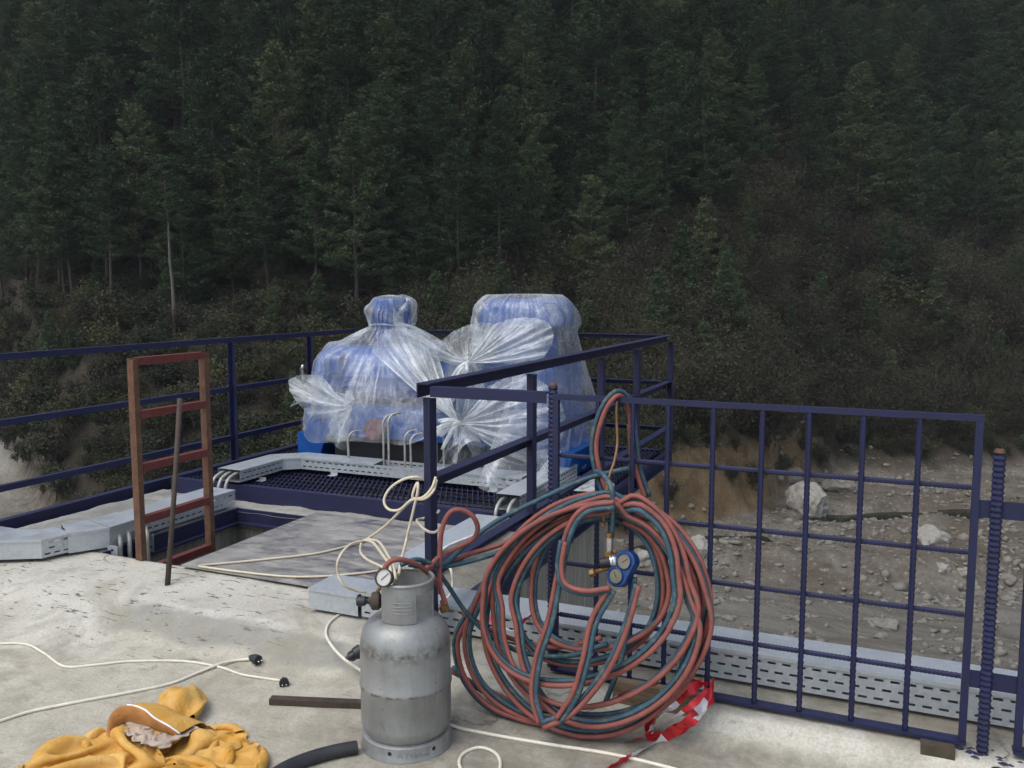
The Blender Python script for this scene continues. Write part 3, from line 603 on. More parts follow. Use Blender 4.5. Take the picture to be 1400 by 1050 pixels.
def build_woods():
    r_ = np.random.default_rng(5)
    # the dense pine forest: nearest and largest as trees, the far rest as one wood
    X, Y, s, px = scatter(2200, 3, 3.5, -260, 1660, 20, 165)
    edge = np.interp(px, [-300, 0, 250, 450, 600, 800, 1000, 1200, 1400, 1700], [24, 24, 23, 22, 22, 24, 32, 30, 30, 30])
    thin = np.interp(px, [800, 900, 1150, 1250], [1, 0.72, 0.72, 1.0]); keep = (s > edge) & (r_.random(len(X)) < np.where(s < 80, thin, 1)); X, Y, s, px = X[keep], Y[keep], s[keep], px[keep]
    Z = ground(X, Y) - 0.15; P = np.stack([X, Y, Z], 1); d = np.hypot(X, Y)
    vis = (px > -40) & (px < 1440); order = np.argsort(np.where(vis, d, 1e6)); n = min(285, int(vis.sum())); near = order[:n]; far = order[n:]
    S = r_.uniform(0.78, 1.12, len(X)); K = r_.integers(0, len(PINES), len(X)); low = (s < edge_of(px) + 14) & (px > 270) & (r_.random(len(X)) < 0.8); K[low] = r_.choice([1, 3, 5], int(low.sum()))
    for i in near:
        zone = ('at the forest foot' if s[i] < edge_of(px[i]) + 10 else 'in the dense forest') + (' above the long handrail' if px[i] < 330 else ' behind the slim wrapped motor' if px[i] < 620 else ' above the wide wrapped motor' if px[i] < 850 else ' above the near railing corner' if px[i] < 1050 else ' above the mesh gate')
        look = {0: 'bare stemmed dark pine', 1: 'low branched dark pine', 2: 'tall spreading pine', 3: 'short bushy pine branched to the ground', 4: 'broad crowned dark pine', 5: 'tall pine clothed low down'}[int(K[i])]
        place('pine_tree', look + ' ' + zone, 'tree', PINES[K[i]], ('trunk', 'crown'), P[i], S[i], r_.uniform(0, 6.28), 'pines ' + zone)
    stuff_scatter('distant_forest', 'far pine forest covering the upper hillside', 'forest', PINES, X[far], Y[far], Z[far], S[far], K[far], 8)
    # the lone pine with the bare pale trunk
    p = on_ground(238, 462); bare = pine_meshes('lone', 15.5, 10.4, 2.6, 77, 1.0, bark='palebark', dead=9)
    place('pine_tree', 'pine with a bare pale straight trunk and dead side branches behind the red ladder', 'tree', bare, ('trunk', 'crown'), p - A((0, 0, .4)), (p[1]) / p[1] * 1.0, 0.4, None)
    for px_, py_, lab in [(92, 430, 'thin grey trunk pine near the picture edge above the long handrail'), (152, 436, 'slim dark trunk pine beside the lone pale one')]:
        p = on_ground(px_, py_); place('pine_tree', lab, 'tree', PINES[0], ('trunk', 'crown'), p - A((0, 0, .3)), 0.8, px_, None)
    # young pines
    for zone, x0, x1, s0, s1, n, lab in ((1, 430, 1000, 12, 50, 46, 'young light green pine on the slope behind the wrapped motors'), (2, 900, 1440, 8, 60, 60, 'young green pine growing out of the brown thicket'), (3, -20, 430, 8, 24, 8, 'small bushy pine on the scrubby slope behind the long handrail')):
        X, Y, s, px = scatter(n, 50 + zone, 4.2, x0, x1, s0, s1)
        for i in range(len(X)):
            k = int(r_.integers(0, 3)); lab = ('narrow young pine ', 'small bushy young pine ', 'taller dark young pine ')[k] + (('behind the slim motor' if px[i] < 640 else 'behind the wide motor' if px[i] < 830 else 'behind the near railing corner') if zone == 1 else ('in the thicket above the orange bank' if px[i] < 1080 else 'in the thicket above the mesh gate') if zone == 2 else 'on the scrubby slope behind the long handrail') + (' low on the slope' if s[i] < 22 else ' higher up the slope')
            place('young_pine', lab, 'tree', YOUNG[k], ('trunk', 'crown'), (X[i], Y[i], float(ground(X[i], Y[i])) - .1), r_.uniform(0.65, 1.05) * (0.6 if zone == 3 else 1), r_.uniform(0, 6.28), lab.replace('pine', 'pines', 1))
    # bare grey-brown deciduous thicket
    X, Y, s, px = scatter(295, 60, 2.3, 560, 1440, 2.5, 46)
    for i in range(len(X)):
        k = int(r_.integers(0, 3)); wh = 'behind the wrapped motors' if px[i] < 820 else 'above the orange bank' if px[i] < 1060 else 'above the long puddle' if px[i] < 1300 else 'beyond the ribbed post'
        place('bare_shrub', ('mid sized', 'low', 'tall')[k] + ' sparse grey brown shrub ' + ('low on the slope ' if s[i] < 18 else 'high in the thicket ') + wh, 'shrub', BARE[k], ('branches', 'foliage'), (X[i], Y[i], float(ground(X[i], Y[i])) - .1), r_.uniform(0.6, 1.15), r_.uniform(0, 6.28), 'bare shrubs ' + wh)
    X, Y, s, px = scatter(1500, 61, 1.9, 560, 1500, 3, 95); stuff_scatter('distant_thicket', 'brown dry undergrowth between the far pines', 'thicket', BARE, X, Y, ground(X, Y) - .1, r_.uniform(0.7, 1.2, len(X)), r_.integers(0, 3, len(X)), 9)
    X, Y, s, px = scatter(290, 70, 1.7, -60, 640, 0.5, 26)
    for i in range(len(X)):
        k = 2 if r_.random() < 0.12 else int(r_.integers(0, 2)); wh = ('near the pale track ' if px[i] < 90 else 'behind the red ladder ' if px[i] < 300 else 'behind the platform railing ') + ('at the slope foot' if s[i] < 12 else 'just below the pines'); place('leafy_shrub', ('low dark green shrub ', 'rounded dark green shrub ', 'olive green shrub ')[k] + wh, 'shrub', LEAFY[k], ('stems', 'foliage'), (X[i], Y[i], float(ground(X[i], Y[i])) - .1), r_.uniform(0.6, 1.25), r_.uniform(0, 6.28), 'low shrubs ' + wh)
    X, Y, s, px = scatter(4200, 71, 0.8, -200, 1600, 0.8, 75); stuff_scatter('undergrowth', 'low mixed scrub covering the slope', 'undergrowth', [LEAFY[0], BARE[1], LEAFY[2], LEAFY[1]], X, Y, ground(X, Y) - .1, r_.uniform(0.35, 0.95, len(X)), r_.choice([0, 0, 1, 1, 2, 3], len(X)), 10)
    p = on_ground(1215, 455); place('olive_bush', 'rounded olive green bush at the foot of the right hand pines', 'bush', LEAFY[2], ('stems', 'foliage'), p, 2.0, 0.3, None)
    p = on_ground(955, 600); place('olive_bush', 'yellowish green bush in the thicket over the orange bank', 'bush', LEAFY[2], ('stems', 'foliage'), p, 1.0, 0.3, None)
def edge_of(px): return np.interp(px, [-300, 0, 250, 450, 600, 800, 1000, 1200, 1400, 1700], [24, 24, 23, 22, 22, 24, 32, 30, 30, 30])
build_woods()
# ------------------------------------------------------------------ the thin air of the valley
def build_haze():
    m = bpy.data.materials.new('haze'); m.use_nodes = True; t = m.node_tree; t.nodes.clear(); o = t.nodes.new('ShaderNodeOutputMaterial'); v = t.nodes.new('ShaderNodeVolumePrincipled')
    v.inputs['Color'].default_value = (0.86, 0.93, 1.0, 1); v.inputs['Density'].default_value = 0.00018; t.links.new(v.outputs[0], o.inputs['Volume'])
    h = obj('haze', MB().box((-950, -950, -25), (950, 950, 330)), m); h['kind'] = 'stuff'; h['label'] = 'thin grey air over the valley'
build_haze()
# ------------------------------------------------------------------ the concrete deck and the shaft tower
KZ = 0.095
def deck_z(U, V):
    wl = sstep(-3.0, -3.6, U); ft = 2.90 - 0.09 * sstep(-1.6, -2.6, U) - 0.30 * wl; tp = 3.02 + 0.02 * sstep(-1.6, -2.6, U) + 0.06 * wl
    lin = np.clip((V - ft) / (tp - ft), 0, 1); return KZ * (lin * (1 - wl) + sstep(ft, tp, V) * wl) + 0.007 * fbm(U, V, 2.3, 4) + 0.0025 * fbm(U, V, 14, 2)
def build_deck():
    us = np.concatenate([np.arange(-9, -5.2, 0.12), np.arange(-5.2, 1.6, 0.03), np.arange(1.6, 5.01, 0.12)]); vs = np.concatenate([np.arange(-3, 1.7, 0.12), np.arange(1.7, 3.5, 0.022), [3.5]])
    U, V = np.meshgrid(us, vs, indexing='ij'); Z = deck_z(U, V); n, m = U.shape
    I = (np.arange(n - 1)[:, None] * m + np.arange(m - 1)[None, :]).ravel(); F = np.stack([I, I + m, I + m + 1, I + 1], 1)
    P = np.stack([U, V, Z], -1).reshape(-1, 3)
    ed = np.arange(n) * m + m - 1; low = P[ed].copy(); low[:, 2] = -0.6; b = len(P); P = np.concatenate([P, low])      # broken front lip
    F = np.concatenate([F, np.stack([ed[:-1], ed[1:], b + np.arange(1, n), b + np.arange(n - 1)], 1)])
    me = mesh_np('concrete_floor', P, F)
    t = (Z - 0) / KZ; kerb = sstep(0.12, 0.5, t) * (1 - 0.75 * sstep(0.9, 1.05, t) * sstep(-2.4, -1.9, U)); kerb = kerb * (1 - (1 - sstep(0.8, 1.0, t)) * sstep(-3.3, -3.1, U) * sstep(-1.5, -1.9, U)); kerb = np.maximum(kerb, 0.8 * sstep(-2.9, -3.5, U) * sstep(2.45, 2.7, V))
    rough = 0.8 * sstep(0.9, 1.0, t) * sstep(-2.3, -1.8, U) + 0.8 * sstep(-2.0, -1.6, U) * sstep(0.5, 0.1, t) * sstep(2.1, 2.5, V) * (1 - .5 * sstep(-.4, .2, U)); sg = sstep(0.1, .3, t + .25 * fbm(U, V, 5, 3)) * sstep(1.02, .86, t) * sstep(-3.35, -3.15, U) * sstep(-1.6, -2.0, U)
    trow = sstep(-2.2, -2.7, U) * sstep(2.6, 2.85, V) + 0.3
    for nm, a in (('kerb', kerb), ('rough', rough), ('trowel', trow), ('slopegrey', sg), ('edgelight', sstep(.82, .97, t) * sstep(1.25, 1.03, t + .0 * U) * sstep(3.10, 3.04, V) * sstep(-3.3, -3.0, U))):
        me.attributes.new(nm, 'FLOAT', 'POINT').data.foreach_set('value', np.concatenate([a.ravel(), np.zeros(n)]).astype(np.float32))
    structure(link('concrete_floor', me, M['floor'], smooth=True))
    mb = MB().box((-9, -3, -17.5), (5, 3.48, -0.05)); structure(obj('dam_wall', mb, M['wall'], at=(0, 0, -17)))
build_deck()
SX0, SX1, SY0, SY1, TOPZ = -4.02, -2.25, 3.5, 4.62, 0.09
tw = thing('intake_tower', 'grey board marked concrete tower with a square open shaft below the blue platform', 'tower', (-3.3, 4.6, -17.5))
for lo, hi in (((-4.95, 3.484, -17.5), (SX0, 5.75, 0.07)), ((SX0 + .002, SY1, -17.5), (SX1 - .002, 5.748, 0.07)), ((SX1, 3.484, -17.5), (-1.75, 5.75, 0.07))):
    obj('wall', MB().box(lo, hi), M['wall'], tw)
obj('shaft_floor', MB().box((SX0 + .01, 3.49, -6), (SX1 - .01, SY1 - .01, -5.9)), M['wall'], tw)
def rough_slab(name, lo, hi, parent):
    nx, ny = max(2, int((hi[0] - lo[0]) / 0.035)), max(2, int((hi[1] - lo[1]) / 0.035)); U, V = np.meshgrid(np.linspace(lo[0], hi[0], nx), np.linspace(lo[1], hi[1], ny), indexing='ij')
    Z = hi[2] + (0.034 if lo[0] > -2.3 else 0.018) * fbm(U, V, 6, 4) + 0.006; ed = np.minimum(np.minimum(U - lo[0], hi[0] - U), np.minimum(V - lo[1], hi[1] - V)); Z = Z - 0.02 * (ed < 0.001)
    P = np.stack([U, V, Z], -1); mb = MB().grid(P); o = obj(name, mb, M['rimrough' if lo[0] > -2.3 else 'rim'], parent, smooth=True); return o
for lo, hi in (((-4.95, 3.503, 0.07), (SX0 - .004, 4.60, .09)), ((-4.95, 4.606, 0.07), (-1.752, 4.9, .09)), ((SX1 + .004, 3.503, 0.07), (-1.758, 4.60, .105))):
    rough_slab('rim', lo, hi, tw)
e = MB(); e.box((SX0 - .003, 3.51, 0.005), (SX0 + .012, SY1 + .012, .098)); e.box((SX0 + .0125, SY1 - .012, 0.005), (SX1 - .0125, SY1 + .003, .098)); e.box((SX0 + 0.0125, SY1 - 0.06, .001), (SX1 - .0125, SY1 - .0125, .012)); e.box((SX0 + .0125, 3.51, .001), (SX0 + .055, SY1 - .061, .012))
obj('edge_angle', e, M['navy_dusty'], tw)
e = MB(); e.box((-1.757, 3.43, 0.02), (-1.742, 5.0, 0.135)); e.box((-1.80, 3.43, 0.128), (-1.7575, 5.0, 0.137)); obj('edge_angle', e, M['navy'], tw)

# ------------------------------------------------------------------ steel platform
GZ, PX0, PX1, PY0, PY1 = 0.20, -4.78, -1.72, 4.80, 7.36
pl = thing('grating_platform', 'navy blue steel grating platform carrying the machine', 'platform', (-3.25, 6.1, 0.1))
def channel(p0, p1, h=0.11, fl=0.05, t=0.007, side=1):
    k = h / 2; o = [(0, -k), (fl, -k), (fl, -k + t), (t, -k + t), (t, k - t), (fl, k - t), (fl, k), (0, k)]
    if side < 0: o = [(-x, y) for x, y in o][::-1]
    return MB().profile(p0, p1, o)
zc = GZ - 0.05
obj('channel_beam', channel((PX0, PY0, zc), (PX1, PY0, zc), 0.112, 0.05, 0.007, 1), M['navy'], pl)
obj('channel_beam', channel((PX1 - .001, PY0 + .003, zc), (PX1 - .001, PY1, zc), 0.112, 0.05, 0.007, -1), M['navy'], pl)
obj('channel_beam', channel((PX0, PY1, zc), (PX1 - .06, PY1, zc), 0.112, 0.05, 0.007, -1), M['navy'], pl)
obj('channel_beam', channel((PX0 + .01, PY0 + .06, zc), (PX0 + .01, PY1 - .06, zc), 0.112, 0.05, 0.007, 1), M['navy'], pl)
for vv in (5.72, 6.55): obj('cross_beam', MB().box((PX0 + .06, vv, 0.03), (PX1 - .06, vv + .08, 0.165)), M['navy'], pl)
g = MB(); dr = A((-0.434, 0.9, 0)); dr /= np.linalg.norm(dr); nr = A((dr[1], -dr[0], 0))
x0, x1, y0, y1 = PX0 + .07, PX1 - .06, PY0 + .012, PY1 - .012
for k in np.arange(-9, 9, 0.036):
    o = nr * k + A((-3.2, 6.1, 0)); ts = []
    for ax, b in ((0, x0), (0, x1), (1, y0), (1, y1)):
        t = (b - o[ax]) / dr[ax]; p = o + dr * t
        if x0 - 1e-6 <= p[0] <= x1 + 1e-6 and y0 - 1e-6 <= p[1] <= y1 + 1e-6: ts.append(t)
    if len(ts) >= 2 and max(ts) - min(ts) > 0.02: g.bar(tuple(o + dr * min(ts) + A((0, 0, GZ - .016))), tuple(o + dr * max(ts) + A((0, 0, GZ - .016))), 0.006, 0.030)
o = obj('grating_bars', g, M['navy_dusty'], pl); o['kind'] = 'stuff'
g = MB()
for vv in np.arange(y0 + .03, y1, 0.10): g.box((x0, vv - .003, GZ - .016), (x1, vv + .003, GZ - .004))
o = obj('grating_cross_bars', g, M['navy_dusty'], pl); o['kind'] = 'stuff'
# beams along the open left side of the tower
lb = thing('edge_beam', 'long navy steel channel along the open side under the long handrail', 'beam', (-4.97, 4, 0.05))
obj('channel', channel((-5.0, 2.2, 0.07), (-5.0, 7.36, 0.07), 0.15, 0.06, 0.008, 1), M['navy'], lb); obj('bearing_flat', MB().box((-5.0, 2.2, -0.05), (-4.84, 5.2, -0.03)), M['navy'], lb)

# ------------------------------------------------------------------ railings
RZ = (1.19, 0.795, 0.40)
r1 = thing('guard_rail', 'long three bar navy railing running along the open side behind the red ladder', 'railing', (-4.85, 5, 0.2))
for z, s_ in zip(RZ, (0.040, 0.038, 0.038)): obj('rail', MB().angle((-4.87, 2.0, z - s_ / 2), (-4.87, 7.36, z - s_ / 2), 1, s_), M['navy'], r1)
for v in (2.6, 5.56, 6.60): obj('post', MB().angle((-4.845, v, -0.03 if v < 5 else 0.14), (-4.845, v, RZ[0] - .042), 1, 0.045), M['navy'], r1)
r2 = thing('guard_rail', 'navy railing across the far end of the platform behind the machine', 'railing', (-3.3, 7.38, 0.2))
for z in RZ: obj('rail', MB().angle((-4.80, 7.39, z - .02), (-1.78, 7.39, z - .02), -1, 0.038), M['navy'], r2)
for u in (-4.845, -3.4): obj('post', MB().angle((u, 7.36, 0.14), (u, 7.36, RZ[0] - .055), 1, 0.05), M['navy'], r2)
r3 = thing('guard_rail', 'navy railing nearest the viewer with a short return to the ribbed post', 'railing', (-1.72, 5, 0.1))
for z, a_ in zip(RZ, (3.095, 3.15, 3.15)): obj('rail', MB().angle((-1.725, a_, z - .03), (-1.725, 7.42, z - .03), -1, 0.06), M['navy'], r3)
for v in (4.22, 5.43, 6.30, 7.39): obj('post', MB().angle((-1.715, v, 0.10), (-1.715, v, RZ[0] - .062), -1, 0.055), M['navy'], r3)
obj('post', MB().angle((-1.722, 3.12, KZ - .01), (-1.722, 3.12, RZ[0] - .064), -1, 0.058), M['navy'], r3)
obj('rail', MB().angle((-1.69, 3.11, RZ[0] - .033), (-1.19, 3.11, RZ[0] - .033), 1, 0.042), M['navy'], r3)

# ------------------------------------------------------------------ rebar mesh gate and ribbed posts
def rebar(mb, p0, p1, r, pitch=0.013):
    p0, p1 = A(p0), A(p1); n = max(2, int(np.linalg.norm(p1 - p0) / pitch * 2)); t = np.linspace(0, 1, n); rr = r * np.where(np.arange(n) % 2 == 0, 0.90, 1.13)
    return mb.tube([p0 + (p1 - p0) * q for q in t], rr, 7)
GV = 3.055
gate = thing('mesh_gate', 'navy welded rebar mesh gate panel with the coiled hoses hung on it', 'gate panel', (-0.45, GV, 0.1))
cols = [ony(x, y, GV)[0] for x, y in ((1340, 570), (1258, 567), (1181, 563), (1107, 559), (1043, 556), (976, 552), (914, 548), (866, 545), (818, 543))] + [-1.135]
rows = [1.168, 0.945, 0.735, 0.530, 0.325, 0.118]
u0, u1 = cols[-1], cols[0]
obj('top_rail', MB().bar((u0 - .012, GV, rows[0]), (u1 + .012, GV, rows[0]), 0.020, 0.020), M['navy'], gate)
obj('bottom_flat', MB().box((u0 - .012, GV - .018, rows[5] - .010), (u1 + .012, GV + .028, rows[5])), M['navy'], gate)
for u in (u0, u1): obj('stile', MB().bar((u, GV, rows[5] + .0005), (u, GV, rows[0] - .0105), 0.022, 0.022), M['navy'], gate)
for u in cols[1:-1]: obj('upright_bar', rebar(MB(), (u, GV - .001, rows[5] + .001), (u, GV - .001, rows[0] - .011), 0.0095, 0.02), M['navy'], gate, True, 40)
for z in rows[1:5]: obj('cross_bar', rebar(MB(), (u0 + .012, GV + .015, z), (u1 - .012, GV + .015, z), 0.0088), M['navy'], gate, True, 40)
def rebar_post(label, u, v, top, tipmat='rust'):
    t = thing('rebar_post', label, 'post', (u, v, KZ)); obj('ribbed_bar', rebar(MB(), (u, v, KZ - .02), (u, v, top), 0.0175, 0.018), M['navy'], t, True, 40)
    obj('sawn_tip', MB().lathe([(0.0, 0.012), (0.013, 0.010), (0.0165, 0.0)], (u, v, top)), M[tipmat], t); return t
pu = ony(1356, 800, 3.05)[0]
t = rebar_post('thick navy ribbed steel post standing on paint splashes between the two mesh panels', pu, 3.05, 1.065)
for z in (0.855, 0.30): obj('hinge_plate', MB().box((u1 + .0125, 3.052, z), (pu + .095, 3.060, z + .055)), M['navy'], t)
rp = np.random.default_rng(3); sp = MB(); spat = thing('paint_splash', 'navy paint splashed on the concrete round the foot of the ribbed post', 'paint splash', (pu, 3.03, KZ))
for k in range(26):
    a_, b_ = rp.normal(0.0, 0.055), rp.normal(-0.005, 0.018); rr = rp.uniform(0.004, 0.016); c_ = A((pu + a_, 3.035 + b_, 0)); c_[2] = float(deck_z(np.array([c_[0]]), np.array([c_[1]]))[0]) + 0.003
    sp.add([c_ + A((0, 0, .0015))] + [c_ + A((math.cos(q) * rr * rp.uniform(.8, 1.8), math.sin(q) * rr * rp.uniform(.5, .9), -.004)) for q in np.linspace(0, 6.28, 9)[:-1]], [(0, 1 + i, 1 + (i + 1) % 8) for i in range(8)])
obj('spots', sp, M['navy'], spat)
rebar_post('ribbed navy post with a rusty sawn top at the end of the short return rail', -1.165, 3.10, 1.205)
g2 = thing('mesh_gate', 'second navy mesh panel cut off by the picture edge beyond the ribbed post', 'gate panel', (1.0, GV, 0.1)); a0 = pu + .098
obj('stile', MB().bar((a0, GV, .1185), (a0, GV, 1.157), 0.022, 0.022), M['navy'], g2); obj('top_rail', MB().bar((a0 - .012, GV, 1.168), (a0 + 1.2, GV, 1.168), 0.02, 0.02), M['navy'], g2)
obj('bottom_flat', MB().box((a0 - .012, GV - .018, .108), (a0 + 1.2, GV + .028, .118)), M['navy'], g2)
for k in range(1, 7): obj('upright_bar', rebar(MB(), (a0 + .165 * k, GV, .119), (a0 + .165 * k, GV, 1.157), .0095, .02), M['navy'], g2, True, 40)
for z in rows[1:5]: obj('cross_bar', rebar(MB(), (a0 + .012, GV + .015, z), (a0 + 1.2, GV + .015, z), .0088), M['navy'], g2, True, 40)

# ------------------------------------------------------------------ galvanised cable trays
def offset_path(P, d):
    P = [A(p)[:2] for p in P]; out = []
    for i in range(len(P)):
        n = []
        if i > 0: t = P[i] - P[i-1]; t /= np.linalg.norm(t); n.append(A((t[1], -t[0])))
        if i < len(P) - 1: t = P[i+1] - P[i]; t /= np.linalg.norm(t); n.append(A((t[1], -t[0])))
        if len(n) == 1: out.append(P[i] + n[0] * d)
        else: b = n[0] + n[1]; b /= np.linalg.norm(b); out.append(P[i] + b * d / max(0.3, b @ n[0]))
    return out
def slotted(mb, a, b, z0, z1, rows, pitch=0.052, slot=0.030, sh=0.0085):
    """a sheet standing from a to b, punched with staggered rows of slots"""
    a, b = A(a), A(b); L = np.linalg.norm(b - a); t = (b - a) / L; H_ = z1 - z0; q = lambda s, z: (a[0] + t[0] * s, a[1] + t[1] * s, z)
    def quad(s0, s1, h0, h1): mb.add([q(s0, h0), q(s1, h0), q(s1, h1), q(s0, h1)], [(0, 1, 2, 3)])
    zs = [z0 + H_ * (k + 0.62) / (rows + 0.25) for k in range(rows)]; prev = z0
    for k, z in enumerate(zs):
        quad(0, L, prev, z - sh / 2); s = 0.0; c = pitch * (0.3 + 0.5 * (k % 2))
        while c < L - slot: quad(s, c, z - sh / 2, z + sh / 2); s = c + slot; c += pitch
        quad(s, L, z - sh / 2, z + sh / 2); prev = z + sh / 2
    quad(0, L, prev, z1)
def tray(label, path, width, z0, z1, rows=2, plain=(), lids=None, ends=(False, False)):
    t = thing('cable_tray', label, 'cable tray', (*A(path[0])[:2], z0), 'galvanised cable trays'); Lf = offset_path(path, -width / 2); Rt = offset_path(path, width / 2)
    for sd in (Lf, Rt):
        mb = MB()
        for i in range(len(path) - 1):
            if i in plain: a, b = sd[i], sd[i+1]; mb.add([(*a, z0), (*b, z0), (*b, z1 - .004), (*a, z1 - .004)], [(0, 1, 2, 3)])
            else: slotted(mb, sd[i], sd[i+1], z0, z1 - .004, rows)
        obj('side', mb, M['galv'], t)
    mb = MB()
    for i in range(len(path) - 1): mb.add([(*Lf[i], z0), (*Lf[i+1], z0), (*Rt[i+1], z0), (*Rt[i], z0)], [(0, 1, 2, 3)])
    obj('base', mb, M['galv'], t)
    for k, en in enumerate(ends):
        if en: a, b = (Lf[0], Rt[0]) if k == 0 else (Lf[-1], Rt[-1]); obj('end_plate', MB().add([(*a, z0), (*b, z0), (*b, z1 - .004), (*a, z1 - .004)], [(0, 1, 2, 3)]), M['galv'], t)
    L2 = offset_path(path, -width / 2 - .006); R2 = offset_path(path, width / 2 + .006)
    segs = lids if lids is not None else [(i, 0.0, 1.0) for i in range(len(path) - 1)]
    for n_, (i, f0, f1) in enumerate(segs):
        zz = z1 + 0.0015 * (n_ % 2); a, b = L2[i] + (L2[i+1] - L2[i]) * f0, L2[i] + (L2[i+1] - L2[i]) * f1; c, d = R2[i] + (R2[i+1] - R2[i]) * f0, R2[i] + (R2[i+1] - R2[i]) * f1
        V = [(*a, zz), (*b, zz), (*d, zz), (*c, zz)]; V2 = [(x, y, z - .013) for x, y, z in V]
        obj('lid', MB().add(V + V2, [(0, 3, 2, 1), (0, 1, 5, 4), (2, 3, 7, 6)] + ([(3, 0, 4, 7)] if False else [])), M['galv'], t)
    return t
tr = tray('long galvanised cable tray with slotted sides on the edge under the mesh gate', [(-2.12, 3.325), (-0.9, 3.325), (0.3, 3.325), (1.6, 3.325)], 0.205, 0.112, 0.228, 3)
tray('short plain galvanised end box behind the gas cylinder', [(-2.40, 3.315), (-2.135, 3.315)], 0.20, 0.112, 0.21, 2, plain=(0,), ends=(True, False))
tray('narrow galvanised tray beside the blue rail leading back to the platform', [(-2.175, 3.62), (-2.175, 4.74)], 0.19, 0.112, 0.205, 2)
tray('galvanised tray end standing on the grating beside the near railing', [(-2.125, 4.87), (-2.125, 5.95)], 0.155, 0.212, 0.312, 3, ends=(False, False))
t4 = tray('galvanised cable tray turning a corner on the platform grating in front of the machine', [(-4.24, 4.80), (-4.24, 5.32), (-4.08, 5.46), (-3.0, 5.46), (-2.235, 5.46)], 0.19, 0.225, 0.312, 2, plain=(1,), lids=[(0, 0, 1), (1, 0, 1), (2, 0, 0.62), (3, -0.02, .18), (3, 0.42, 1)])
tt = tray('slotted galvanised tray along the shaft edge beyond the red ladder', [(-4.145, 3.84), (-4.145, 4.62)], 0.22, 0.118, 0.222, 2)
tray('galvanised elbow tray at the picture edge with a plain chamfered front', [(-5.6, 3.235), (-4.42, 3.235), (-4.27, 3.32), (-4.24, 3.44)], 0.22, 0.118, 0.222, 3, plain=(0, 1))
tray('plain galvanised offset tray piece whose end drops grey conduits', [(-4.236, 3.446), (-4.14, 3.60), (-4.14, 3.835)], 0.23, 0.112, 0.2275, 2, plain=(0, 1))
feet = thing('tray_bracket', 'small galvanised feet holding the corner tray above the grating', 'bracket', (-4, 5.1, GZ))
for u, v in ((-4.12, 5.0), (-3.75, 5.355), (-2.45, 5.355)): obj('bracket_foot', MB().box((u - .03, v - .028, GZ), (u + .03, v + .01, GZ + .004)).box((u - .03, v + .0105, GZ), (u + .03, v + .0145, GZ + .024)), M['galv'], feet)
def conduit(label, P, r=0.012, n=8, grp=None):
    return tag(obj('conduit_pipe', MB().tube(smooth_path(P, 7), r, n), M['pipe'], smooth=True, at=P[-1]), label, 'pipe', grp)
for i in range(3):
    u = -4.30 + i * 0.06; conduit('grey conduit bending down out of the corner tray end beside the ladder', [(u, 4.90, .28), (u, 4.80, .285), (u, 4.72, .255), (u, 4.685, .18), (u, 4.68, .10)], .0115, 8, 'conduits at the corner tray end')
for i in range(2):
    u = -2.165 + i * 0.08; conduit('grey conduit bending down out of the tray end by the near railing', [(u, 4.95, .275), (u, 4.86, .275), (u, 4.79, .24), (u, 4.77, .17), (u, 4.77, .10)], .012, 8, 'conduits at the tray end by the near railing')
for i in range(4):
    v = 3.60 + i * .055; u = -4.04 + .012 * i; conduit('grey conduit dropping into the notch beside the offset tray piece', [(u - .10, v + .08, .17), (u - .02, v + .05, .172), (u + .035, v + .02, .14), (u + .045, v + .01, .06), (u + .045, v + .01, -.10)], .013, 8, 'conduits in the notch by the shaft')
cl = thing('tray_end_flap', 'two upright slotted galvanised strips either side of the conduits in the notch', 'bracket', (-4.0, 3.6, 0))
for v in (3.555, 3.82):
    mb = MB(); slotted(mb, (-4.035, v, 0), (-3.955, v, 0), 0.02, 0.13, 2, .034, .02, .012); obj('strip', mb, M['galv'], cl)
for x, top in ((477, .46), (525, .60), (532, .62), (554, .50), (562, .48), (597, .54), (607, .58)):
    p = ony(x, 645, 5.46 + (0.03 if x % 2 else 0)); u, v = p[0], p[1]
    conduit('grey upright conduit rising from the corner tray into the plastic wrapping', [(u, v, .215), (u, v, top - .08), (u, v, top), (u + .02, v + .03, top + .045), (u + .05, v + .09, top + .05)], .0085, 7, 'upright conduits in front of the machine')

# ------------------------------------------------------------------ cover plate, ladder, leaning bar
def slabplate(name, label, cat, corners, z, th, mat):
    V = [(c[0], c[1], z) for c in corners] + [(c[0], c[1], z - th) for c in corners]
    return tag(obj(name, MB().add(V, [(0, 1, 2, 3), (7, 6, 5, 4), (0, 4, 5, 1), (1, 5, 6, 2), (2, 6, 7, 3), (3, 7, 4, 0)]), mat, at=(corners[0][0], corners[0][1], z - th)), label, cat)
slabplate('cover_plate', 'dusty grey blue steel plate laid over most of the shaft opening', 'steel plate', [(-3.40, 3.46), (-2.28, 3.46), (-2.28, 4.66), (-3.41, 4.66)], 0.118, 0.008, M['plate'])
LU = -3.72; lad = thing('ladder', 'rusty angle iron ladder with red rungs standing in the shaft opening', 'ladder', (LU, 3.8, -2.5)); lv = (3.50, 4.03)
for v in lv:
    mb = MB(); mb.box((LU - .024, v - .016, -2.5), (LU - .002, v + .016, 1.20)); mb.box((LU + .001, v - .020, -2.5), (LU + .024, v + .016, 1.196)); obj('stile', mb, M['rust'], lad)
for k in range(9):
    z = 1.185 - .29 * k; obj('rung', MB().angle((LU + .006, lv[0] + .017, z), (LU + .006, lv[1] - .021, z), 1, .042, .005), M['redoxide'], lad)
pb = onz(228, 813, .05); pt = ony(246, 545, pb[1] + 0.30)
